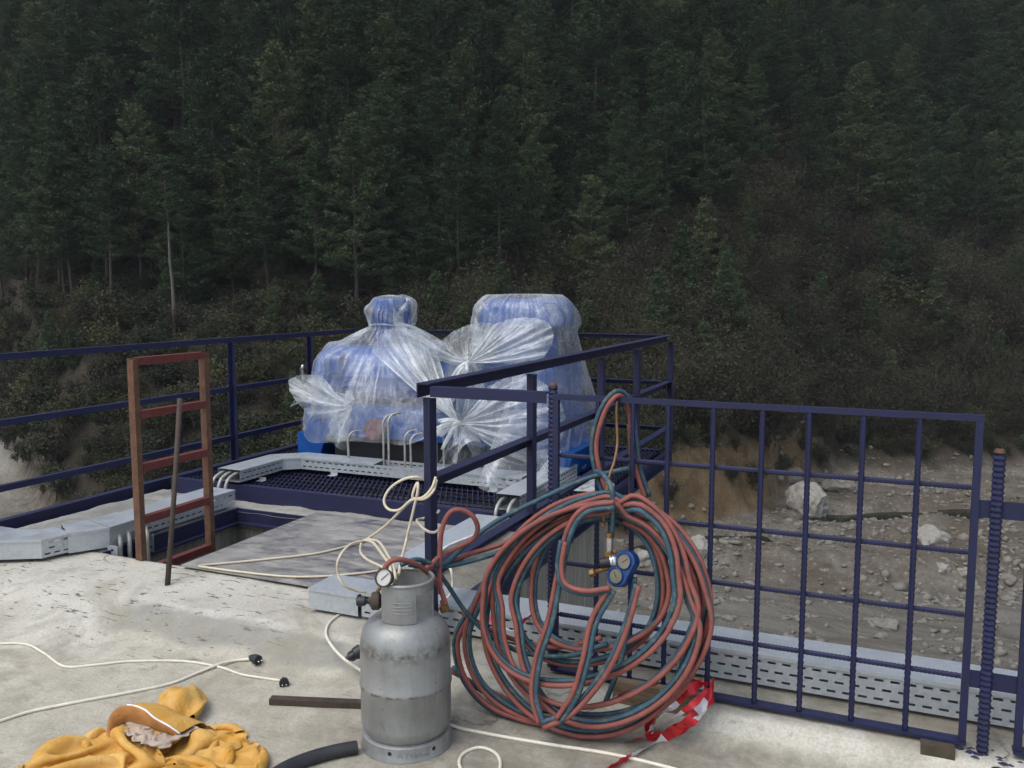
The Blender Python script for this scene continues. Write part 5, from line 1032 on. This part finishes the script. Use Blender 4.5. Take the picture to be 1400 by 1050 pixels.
def build_coil():
    r_ = np.random.default_rng(21); red = MB(); blue = MB(); path = []
    # every turn: left edge, right edge, bottom, hang point and how it sags, read off the coil
    turns = [(635, 957, 1004, 838, 688), (642, 967, 996, 832, 682), (663, 945, 1000, 826, 678), (667, 958, 976, 840, 692), (660, 926, 962, 834, 672), (693, 936, 985, 828, 698),
             (641, 908, 930, 836, 684), (697, 900, 905, 822, 702), (722, 914, 885, 830, 706)]
    for k, (l, r, b, tx, ty) in enumerate(turns):
        cx, hw = (l + r) / 2, (r - l) / 2; off = -0.012 - .016 * (k % 7) + r_.normal(0, .006); ph_ = r_.uniform(0, 6.28); skew = r_.normal(0, 11)
        for t in np.linspace(0, 2 * math.pi, 26, endpoint=False):
            q = t; cyy = (ty + b) / 2; hh = (b - ty) / 2
            x = cx - hw * math.sin(q) * (1.0 - 0.10 * math.cos(q)); y = cyy - hh * math.cos(q); y += 5 * math.sin(2 * q + ph_)
            x += (tx - cx) * (0.5 + 0.5 * math.cos(q)) ** 2.0 + skew * math.sin(q / 1.0) ** 2 * (1 if math.cos(q) < 0 else .3) + 3.5 * math.sin(3 * q + ph_)
            p = onlean(x, y, 2.985 + off * 1.0 - 0.17 + 0.0, .17); low = 1 - min(1, max(0, (p[2]) / .25)); p[1] -= .0
            g = float(deck_z(np.array([p[0]]), np.array([p[1]]))[0]) + HR * 1.2
            if p[2] < g: p[2] = g + .004 * (k % 4)
            path.append(p)
    path = smooth_path(path, 3); a, b = twin(path, 3, phase=.9, spin=.95)
    for q in (a, b):
        g = deck_z(q[:, 0], q[:, 1]) + HR; q[:, 2] = np.maximum(q[:, 2], g)
    red.tube(a, HR, 8); blue.tube(b, HR, 8)
    # crossing strands drawn over the coil
    strands = [[(840, 690), (800, 698), (778, 728), (764, 790), (752, 850), (736, 900), (730, 950), (740, 990)], [(872, 800), (858, 850), (838, 900), (812, 940), (778, 975), (742, 992)], [(836, 806), (812, 850), (800, 905), (786, 950), (764, 985)],
               [(770, 740), (765, 775), (772, 800), (800, 810), (835, 806)]]
    for k, sx in enumerate(strands):
        P = smooth_path([onlean(x, y, 2.985 - .15 - .012 * k - .17, .17) for x, y in sx], 9)
        for p in P:
            g = float(deck_z(np.array([p[0]]), np.array([p[1]]))[0]) + HR * 1.3; p[2] = max(p[2], g)
        a, b = twin(P, 40 + k, phase=2.4 * (k % 2) + .2, spin=.5); red.tube(a, HR, 8); blue.tube(b, HR, 8)
    # the bight thrown over the top rail of the gate
    top = [(835, 690, 3.00), (820, 655, 3.005), (812, 610, 3.01), (822, 566, 3.012), (838, 541, 3.03), (852, 540, 3.075), (862, 560, 3.10), (867, 600, 3.10), (872, 640, 3.09), (885, 680, 3.09)]
    P = smooth_path([ony(x, y, v) for x, y, v in top], 8); a, b = twin(P, 60, phase=.3, spin=.25); red.tube(a, HR * .95, 8); blue.tube(b, HR * .95, 8)
    # leads running to the cylinder
    leads_b = [[(860, 640, 3.03), (800, 655, 2.98), (740, 682, 2.95), (680, 712, 2.92), (640, 742, 2.86), (610, 770, 2.78), (592, 772, 2.70), (570, 765, 2.62), (548, 772, 2.56)],
               [(780, 700, 2.95), (730, 730, 2.93), (690, 752, 2.90), (640, 768, 2.85), (600, 775, 2.75), (560, 772, 2.60)],
               [(592, 772, 2.72), (612, 800, 2.78), (638, 838, 2.84), (672, 870, 2.86), (715, 892, 2.84), (775, 897, 2.82), (830, 880, 2.82)], [(836, 735, 2.86), (838, 700, 2.86), (836, 668, 2.87), (826, 650, 2.90), (815, 644, 2.95)], [(868, 790, 2.84), (862, 835, 2.84), (850, 900, 2.83), (828, 960, 2.82)]]
    leads_r = [[(790, 695, 2.96), (740, 712, 2.94), (690, 742, 2.92), (640, 758, 2.87), (600, 774, 2.76), (583, 776, 2.64)],
               [(602, 812, 2.72), (601, 770, 2.74), (604, 725, 2.75), (616, 700, 2.76), (634, 698, 2.78), (648, 708, 2.80), (653, 724, 2.82), (645, 738, 2.83), (622, 750, 2.80), (600, 762, 2.74), (585, 778, 2.66)],
               [(610, 828, 2.70), (600, 800, 2.70), (588, 786, 2.64), (570, 772, 2.56), (548, 765, 2.50), (532, 769, 2.47), (524, 785, 2.455), (528, 800, 2.46)], [(632, 838, 2.86), (690, 870, 2.88), (760, 885, 2.86), (822, 872, 2.84)],
               [(612, 915, 2.86), (650, 935, 2.86), (700, 960, 2.85), (745, 990, 2.83)]]
    for L_ in leads_b: blue.tube(smooth_path([ony(x, y, v) for x, y, v in L_], 9), HR, 8)
    for L_ in leads_r: red.tube(smooth_path([ony(x, y, v) for x, y, v in L_], 9), HR, 8)
    P = smooth_path([ony(x, y, v) for x, y, v in ((618, 912, 2.84), (660, 945, 2.84), (712, 966, 2.84), (770, 975, 2.83))], 9); blue.tube(P, HR, 8)
    obj('red_hose', red, M['hosered'], coil, True); obj('blue_hose', blue, M['hoseblue'], coil, True)
build_coil()
def gz(p, r=0.006): return A((p[0], p[1], float(deck_z(np.array([p[0]]), np.array([p[1]]))[0]) + r))
p = ony(607, 829, 2.70); q = ony(602, 806, 2.70); ax = p - q; t = thing('hose_connector', 'brass nut on the loose red hose end beside the cylinder shoulder', 'hose fitting', p); obj('nut', MB().lathe([(0, -.022), (.011, -.022), (.011, -.004), (.0165, -.002), (.0165, .020), (.009, .020), (.009, .012), (0, .012)], p, ax, 8), M['brass'], t, True, 30)
p = ony(833, 740, 2.85); t = thing('flashback_arrestor', 'brass hose coupling with a worn silver label above the blue twin gauge', 'hose fitting', p)
obj('ferrule', MB().lathe([(0, .030), (.011, .030), (.013, .022), (.013, .014), (0, .014)], p, n=12), M['brass'], t, True, 30); obj('barrel', MB().lathe([(0, -.032), (.0148, -.032), (.0148, .0138), (0, .0138)], p, n=16), M['chrome'], t, True, 30)
obj('hex_nut', MB().lathe([(0, -.058), (.017, -.058), (.018, -.054), (.018, -.037), (.017, -.033), (0, -.033)], p, n=6), M['brass'], t)
# twin gauge regulator hung in the coil
rp0 = ony(851, 777, 2.83); reg = thing('gas_regulator', 'blue regulator with two round gauges hanging in the middle of the coiled hoses', 'regulator', rp0)
fx = A((-.28, -.93, .22)); fx /= np.linalg.norm(fx); _, rs, ru = frame(fx); rs = -rs if rs[0] < 0 else rs
def rl(a, b, c): return rp0 + rs * a + ru * b + fx * c
pts = [(-.012 + .042 * math.cos(q), -.030 + .036 * math.sin(q)) for q in np.linspace(math.pi, 2 * math.pi, 10)] + [(.010 + .042 * math.cos(q), .024 + .040 * math.sin(q)) for q in np.linspace(0, math.pi, 12)]
n = len(pts); V = [rl(a, b, -.022) for a, b in pts] + [rl(a, b, .010) for a, b in pts] + [rl(a * .94, b * .94, .014) for a, b in pts]
obj('housing', MB().add(V, [(i, (i + 1) % n, n + (i + 1) % n, n + i) for i in range(n)] + [(n + i, n + (i + 1) % n, 2 * n + (i + 1) % n, 2 * n + i) for i in range(n)] + [tuple(range(2 * n, 3 * n)), tuple(range(n))[::-1]]), M['gblue'], reg)
for (a, b), na in (((.012, .026), -50), ((-.012, -.028), 35)):
    g = obj('gauge', MB().lathe([(.0272, .0145), (.0280, .020), (.0262, .0215), (.0242, .018)], rl(a, b, 0), fx, 26), M['gblue'], reg, True, 35); obj('dial', MB().lathe([(0, .0172), (.0262, .0170)], rl(a, b, 0), fx, 26), M['dial'], g)
    c_, s_ = math.cos(R(na)), math.sin(R(na)); obj('needle', MB().bar(rl(a - s_ * -.006, b - c_ * .006, .0188), rl(a + s_ * .0165 * -1, b + c_ * .0165, .0188), .0018, .0008, up=fx), M['black'], g)
ko = rl(-.030, .020, -.004); kax = -rs * .80 - ru * .28 + fx * .52; kax /= np.linalg.norm(kax)
obj('bonnet', MB().lathe([(0, 0), (.024, 0), (.026, .004), (.026, .012), (.022, .015), (.022, .022), (0, .022)], ko, kax, 24), M['chrome'], reg, True, 30)
obj('adjusting_knob', MB().lathe([(0, .0222), (.018, .0222), (.019, .028), (.0165, .056), (.012, .060), (0, .060)], ko, kax, 18), M['black'], reg, True, 30)
so_ = rl(-.040, -.002, -.004); e_ = rl(-.098, -.032, .02); obj('inlet_stem', MB().tube([so_, e_], .0075, 8), M['brass'], reg, True); obj('inlet_nut', MB().lathe([(0, 0), (.014, 0), (.015, .003), (.015, .016), (0, .016)], e_, e_ - so_, 6), M['brass'], reg)
obj('relief_valve', MB().lathe([(0, 0), (.006, 0), (.008, .010), (.006, .022), (0, .022)], rl(-.034, .046, .0), -rs + ru, 8), M['copper'], reg, True, 30)
P = smooth_path([ony(x, y, v) for x, y, v in ((843, 548, 3.035), (843, 575, 3.03), (844, 605, 3.02), (840, 630, 2.97), (832, 655, 2.92), (828, 690, 2.87), (825, 714, 2.855))], 7)
tag(obj('cutting_torch', MB().tube(P, .0052, 7).lathe([(0, 0), (.008, 0), (.008, .012), (.005, .02), (0, .02)], P[-1], P[-1] - P[-2], 8), M['copper'], smooth=True, at=P[-1]), 'thin bent brownish rod hanging from the top rail through the hose loop', 'rod')
P = smooth_path([ony(x, y, v) for x, y, v in ((859, 580, 3.11), (862, 640, 3.11), (860, 700, 3.11))], 5); tag(obj('hanging_tube', MB().tube(P, .006, 7), M['copper'], smooth=True, at=P[-1]), 'second thin brown tube hanging behind the mesh beside the hose loop', 'rod')

# ------------------------------------------------------------------ cables and cords on the floor
def floor_cable(pts, r, n=7):
    out = []
    for q in pts:
        x, y = q[:2]; p = onz(x, y, 0.01)
        for _ in range(3): p = onz(x, y, float(deck_z(np.array([p[0]]), np.array([p[1]]))[0]) + r * .85 + (q[2] if len(q) > 2 else 0))
        out.append(p)
    return smooth_path(out, n)
def plug(parent, p, d, L=.055, r=.016, socket=False):
    d = A(d); d /= np.linalg.norm(d); m = [(0, 0), (r * .45, 0), (r * .55, L * .22), (r * .8, L * .26), (r * .85, L * .55), (r * 1.12, L * .6), (r * 1.15, L), (r * .8, L * 1.02), (0, L * 1.0 if not socket else L * .8)]
    o = obj('plug', MB().lathe(m, p, d, 14), M['black'], parent, True, 35); _, s_, u_ = frame(d); mb = MB()
    for k in (-1, 1): mb.tube([p + d * L + s_ * .0075 * k, p + d * (L + .016) + s_ * .0075 * k], .0022, 6)
    obj('pins', mb, M['chrome'], o, True)
    for k in range(7):
        q = k * 0.9; obj('grip_rib', MB().bar(p + d * L * .3 + (s_ * math.cos(q) + u_ * math.sin(q)) * r * .84, p + d * L * .58 + (s_ * math.cos(q) + u_ * math.sin(q)) * r * .86, .003, .004, up=s_ * math.cos(q) + u_ * math.sin(q)), M['black'], o)
P = floor_cable([(-40, 882), (30, 880), (60, 893), (88, 911), (130, 909), (180, 904), (250, 904), (300, 912), (330, 922), (360, 927), (388, 931)], .0055)
c1 = tag(obj('power_cable', MB().tube(P, .0055, 7), M['cable'], smooth=True, at=P[-1]), 'white cable waving across the floor to a black plug above the dark steel bar', 'cable'); plug(c1, P[-1] + A((0, 0, .008)), onz(390, 950, .01) - onz(388, 931, .01), .045, .017)
P = floor_cable([(-40, 1000), (0, 986), (45, 972), (110, 959), (175, 947), (232, 935), (270, 920, .002), (300, 908, .006), (322, 903, .004), (342, 901)], .0065)
c2 = tag(obj('power_cable', MB().tube(P, .0065, 7), M['cable'], smooth=True, at=P[-1]), 'thick white cable passing behind the ochre coat to a black plug', 'cable'); plug(c2, P[-1] + A((0, 0, .01)), onz(370, 913, .02) - onz(342, 901, .02), .058, .018)
P = floor_cable([(508, 822, .03), (492, 826, .015), (468, 838), (450, 852), (446, 868), (456, 886), (472, 902), (492, 916), (520, 935), (560, 962), (612, 990), (660, 1002), (740, 1016), (830, 1030), (905, 1047), (980, 1068)], .0065)
c3 = tag(obj('power_cable', MB().tube(P, .0065, 7), M['cable'], smooth=True, at=P[0]), 'long white cable leading from the tray behind the gas cylinder and on past the coil', 'cable')
q = floor_cable([(472, 904), (484, 896), (497, 888)], .024); plug(c3, q[0] + A((0, 0, .004)), q[-1] - q[0], .075, .023, True)
P = floor_cable([(640, 1070), (628, 1045), (634, 1030), (655, 1022), (675, 1028), (684, 1042), (680, 1070)], .006)
tag(obj('power_cable', MB().tube(P, .006, 7), M['cable'], smooth=True, at=P[0]), 'small white cable loop on the floor right of the gas cylinder', 'cable')
# cream cord tied round the corner post
PU, PV = -1.722, 3.12
def pts3(L): return [ony(x, y, v) for x, y, v in L]
cord = thing('cream_cord', 'cream cord knotted round the corner post and trailing loops over the steel plate', 'cord', (PU, PV, .6))
Z7 = .118 + .008
loops = [[(596, 652, 3.07), (590, 668, 3.06), (578, 680, 3.05), (562, 684, 3.05), (546, 697, 3.05), (531, 696, 3.05), (525, 684, 3.06), (533, 668, 3.08), (550, 656, 3.10), (568, 652, 3.11), (578, 655, 3.13)],
         [(597, 656, 3.09), (592, 672, 3.06), (580, 682, 3.05), (565, 681, 3.05), (566, 670, 3.05), (571, 660, 3.06), (571, 672, 3.05), (567, 690, 3.05), (560, 720, 3.05), (554, 745, 3.02), (549, 765, 2.70), (545, 785, 2.56)],
         [(563, 683, 3.05), (546, 700, 3.10), (528, 718, 3.2), (508, 733, 3.3), (498, 739, 3.3), (478, 745, 3.2), (463, 764, 3.1), (462, 784, 3.1), (470, 800, 3.1), (485, 807, 3.15), (500, 810, 3.2)],
         [(498, 738, 3.3), (510, 742, 3.2), (522, 757, 2.9), (532, 772, 2.6), (536, 790, 2.5)], [(503, 737, 3.3), (518, 741, 3.2), (529, 757, 2.9), (538, 775, 2.6), (541, 792, 2.5)], [(494, 742, 3.3), (493, 755, 3.25), (502, 765, 3.1), (516, 772, 2.8), (530, 780, 2.6), (538, 795, 2.5)]]
for L_ in loops: obj('strand', MB().tube(smooth_path(pts3(L_), 7), .0058, 7), M['rope'], cord, True)
obj('knot', MB().tube(smooth_path([A((PU + .045 * math.cos(q), PV + .045 * math.sin(q), .655 - .012 * q + .01 * math.sin(q * 2))) for q in np.linspace(0, 6.6, 16)], 3), .0060, 7), M['rope'], cord, True)
P = smooth_path([onz(x, y, Z7) for x, y in ((505, 738), (470, 748), (430, 757), (370, 764), (320, 769), (285, 772), (272, 774), (285, 776), (330, 782), (390, 788), (440, 788), (490, 784), (520, 780))], 7)
tag(obj('cream_cord', MB().tube(P, .006, 7), M['rope'], smooth=True, at=P[0]), 'cream cord lying in one long narrow bight along the dusty steel plate', 'cord')
P = smooth_path([ony(x, y, v) for x, y, v in ((608, 770, 3.1), (616, 778, 3.05), (619, 795, 3.05), (616, 812, 3.05), (606, 822, 3.06))], 7); tag(obj('white_wire', MB().tube(P, .0055, 7), M['cable'], smooth=True, at=P[-1]), 'short white wire arc right of the corner post', 'wire')
P = smooth_path([onz(x, y, .225) for x, y in ((806, 631), (790, 638), (782, 648), (770, 655))], 7); tag(obj('white_wire', MB().tube(P, .007, 7), M['whiteplastic'], smooth=True, at=P[-1]), 'white wire end lying on the grating below the white plastic', 'wire')
P = smooth_path([onz(x, y, .215) for x, y in ((660, 728), (640, 735), (615, 745), (600, 755), (594, 762))], 7); tag(obj('white_wire', MB().tube(P, .007, 7), M['whiteplastic'], smooth=True, at=P[-1]), 'white wire lying along the narrow tray by the rail', 'wire')

# ------------------------------------------------------------------ scraps on the floor
a, b = onz(370, 957, .012), onz(505, 963, .012); tag(obj('steel_bar', MB().bar(a, b + (b - a) * .15, .035, .022), M['rustdark'], at=a), 'dark flat steel bar lying on the floor beside the gas cylinder', 'steel bar')
P = floor_cable([(372, 1062), (392, 1050), (415, 1040), (440, 1032), (465, 1026), (488, 1022)], .0235); tag(obj('rubber_pipe', MB().tube(P, .0235, 14, False).tube(P, .019, 14, True), M['black'], smooth=True, at=P[-1]), 'short thick black rubber pipe lying at the foot of the gas cylinder', 'pipe')
a, b = onz(858, 905, .10), onz(948, 912, .09); tag(obj('wooden_board', MB().box((-.88, 2.975, .05), (-.57, 3.02, .14)), M['wood'], at=(-.88, 2.975, .05)), 'brown wooden offcut on the kerb under the tangled barrier tape', 'board')
p = onz(1278, 990, .085); tag(obj('wooden_block', MB().box((p[0] - .05, 2.995, KZ - .03), (p[0] + .05, 3.09, KZ + .012)), M['oldwood'], at=(p[0], 3.03, KZ)), 'small dirty wooden block wedged under the mesh gate', 'block')
for x in (1255, 1285): u = ony(x, 980, 3.2)[0]; tag(obj('packer', MB().box((u - .018, 3.26, KZ - .004), (u + .018, 3.40, .1115)), M['void'], at=(u, 3.26, KZ)), 'dark packer block under the long cable tray', 'block', 'packers under the long tray')
# barrier tape
tape = thing('barrier_tape', 'torn red and white barrier tape tangled under the coiled hoses', 'tape', (-.75, 2.9, .05))
def ribbon(P, w_, seed):
    P = np.array(smooth_path(P, 10)); T = np.gradient(P, axis=0); T /= np.linalg.norm(T, axis=1)[:, None] + 1e-9; r_ = np.random.default_rng(seed); n = len(P); th = np.cumsum(r_.normal(0, .22, n)) + r_.uniform(0, 3)
    B = np.cross(T, A((.3, -.9, .3))); B /= np.linalg.norm(B, axis=1)[:, None]; N_ = np.cross(T, B); D = B * np.cos(th)[:, None] + N_ * np.sin(th)[:, None]; wv = w_ * (0.6 + .4 * np.abs(np.sin(np.linspace(0, 9, n)))); return P - D * wv[:, None] / 2, P + D * wv[:, None] / 2
def tape_run(px, seed, w_=.035):
    P = []
    for x, y, h in px:
        p = onz(x, y, .03)
        for _ in range(3): p = onz(x, y, float(deck_z(np.array([p[0]]), np.array([p[1]]))[0]) + .012 + h)
        P.append(p)
    a, b = ribbon(P, w_, seed); k = 0; n = len(a); step = 13
    while k < n - 1:
        e = min(n - 1, k + step); V = list(a[k:e + 1]) + list(b[k:e + 1]); m = e - k + 1; obj('red_stripe' if (k // step) % 2 == 0 else 'white_stripe', MB().add(V, [(i, i + 1, m + i + 1, m + i) for i in range(m - 1)]), M['tapered' if (k // step) % 2 == 0 else 'tapewhite'], tape, True); k = e
tape_run([(970, 930, .04), (968, 950, .03), (955, 970, .02), (935, 990, .0), (905, 1010, 0), (870, 1030, 0), (835, 1048, 0), (800, 1062, 0)], 1, .042)
tape_run([(968, 935, .06), (940, 932, .06), (915, 938, .05), (900, 960, .03), (888, 1000, .0), (915, 1002, 0), (945, 985, .01), (955, 960, .02)], 2, .045)
tape_run([(940, 945, .06), (915, 960, .05), (895, 985, .02), (890, 1006, 0), (930, 1000, 0), (950, 978, .0)], 3, .045)
tape_run([(900, 935, .05), (860, 945, .05), (810, 970, .03), (770, 980, .02), (720, 975, .02), (690, 965, .02), (664, 950, .01)], 4, .018)
tape_run([(960, 932, .06), (935, 950, .05), (900, 975, .04), (880, 965, .05)], 6, .04)
tape_run([(975, 925, .05), (972, 960, .04), (950, 985, .03), (925, 992, .02), (893, 1008, .0)], 9, .028)
tape_run([(965, 945, .07), (945, 965, .06), (905, 992, .03), (880, 1008, .0), (850, 1014, 0)], 10, .024)
tape_run([(735, 835, .12), (715, 850, .12), (700, 862, .10), (672, 848, .10), (660, 840, .12)], 5, .022)

# ------------------------------------------------------------------ ochre work coat thrown on the floor
def cloth_obj(name, P, mat, parent, thick=.004, sub=1):
    mb = MB().grid(P); o = obj(name, mb, mat, parent, True); s_ = o.modifiers.new('thick', 'SOLIDIFY'); s_.thickness = thick; s_.offset = -1
    if not sub: return o
    d = o.modifiers.new('soft', 'SUBSURF'); d.levels = 1; d.render_levels = 2; return o
def build_coat():
    cc = onz(196, 1062, 0); coat = thing('work_coat', 'crumpled ochre waterproof coat with hood dropped on the concrete floor', 'coat', cc)
    def heap(n, size, asp, c, sq, hgt, seed, steps=60, ang=.0):
        L = size / (n - 1); P, U, V = sheet(n, size, c, .05, ang, asp, seed, .002)
        r_ = np.random.default_rng(seed); h = 0
        for k in range(7): q = r_.uniform(0, 6.28); f_ = r_.uniform(5, 12); h = h + np.sin((U * math.cos(q) + V * math.sin(q)) * f_ + r_.uniform(0, 6)) * 6 / f_
        P[..., :2] = A(c[:2]) + (P[..., :2] - A(c[:2])) * sq; dome = np.clip(1 - ((2 * U / size) ** 2 + (2 * V / size / asp) ** 2), 0, 1); P[..., 2] = .02 + hgt * dome ** .55 * (.8 + .35 * h) + .012 * h
        ring = np.zeros((n, n), bool); ring[::6, 0] = ring[::6, -1] = ring[0, ::6] = ring[-1, ::6] = True; ix = np.where(ring); s0 = P[ix].copy(); s0[:, 2] = .01
        return drape(P, (L, L * asp), [], steps, [(ix, lambda f: s0, .8)], floor=.008, g=-.0012, iters=7, stiff=.18, seed=seed, press=1e-6)
    cloth_obj('body', heap(50, .88, .66, onz(166, 1060), .70, .17, 3, 55, .35), M['coat'], coat)
    cloth_obj('sleeve', heap(38, .50, .75, onz(288, 1040), .66, .15, 5, 50, -.5), M['coat'], coat)
    cloth_obj('sleeve', heap(34, .42, .8, onz(112, 1048), .64, .11, 8, 50, .2), M['coat'], coat)
    # hood lobe lying back
    hc = onz(250, 978); n, m = 26, 30; r_ = np.random.default_rng(4); S = np.zeros((n, m, 3)); d1 = onz(240, 920) - onz(255, 1005); d1 /= np.linalg.norm(d1); d2 = A((d1[1], -d1[0], 0))
    for i in range(n):
        for j in range(m):
            t = i / (n - 1); q = 2 * math.pi * j / (m - 1); w_ = .070 * math.sin(min(1, t * 1.02) * math.pi * .93 + .13) ** .6 + .012; hz_ = .085 * math.sin(t * 2.6 + .35) ** .7
            fold = 1 + .10 * math.sin(3 * q + 5 * t) + .06 * math.sin(7 * q - 9 * t) + .05 * math.sin(13 * t + 2 * q); rr = w_ * fold
            S[i, j] = hc + d1 * (t * .27 - .10) + d2 * rr * math.cos(q) + A((0, 0, max(.006, hz_ * (.5 + .5 * math.sin(q) * fold) + .012 * math.sin(9 * t + 3 * q))))
    cloth_obj('hood', S, M['coat'], coat, .003)
    # turned up collar with a white piped edge, brown lining inside
    edge = [(150, 1003, .02), (150, 982, .07), (160, 968, .10), (178, 964, .115), (197, 970, .11), (212, 982, .10), (230, 992, .085), (246, 1003, .06)]; root = [(158, 1012, .01), (165, 1004, .01), (180, 998, .01), (195, 998, .01), (210, 1002, .01), (222, 1006, .01), (238, 1010, .01), (250, 1012, .01)]
    E_ = np.array(smooth_path([onz(x, y, h) for x, y, h in edge], 5)); Ro = np.array(smooth_path([onz(x, y, h) for x, y, h in root], 5)); G = np.stack([E_ * (1 - t) + Ro * t + A((0, -.02, .012)) * math.sin(math.pi * t) for t in np.linspace(0, 1, 7)], 1)
    cloth_obj('collar', G, M['coatlining'], coat); G2 = np.stack([E_ * (1 - t) + (Ro + A((.03, .09, 0))) * t + A((0, .03, .018)) * math.sin(math.pi * t) for t in np.linspace(0, 1, 7)], 1) + A((0, .006, 0)); cloth_obj('collar_back', G2, M['coat'], coat)
    obj('white_piping', MB().tube(E_[14:], .0035, 6), M['whiteplastic'], coat, True)
    for c_, sd in ((onz(205, 1010, .0), 31), (onz(225, 1022, .0), 32)):
        P = heap(24, .19, 1.0, c_, .68, .08, sd, 25); P[..., 2] += .04; cloth_obj('lining_fold', P, M['taupe'], coat, .002)
build_coat()
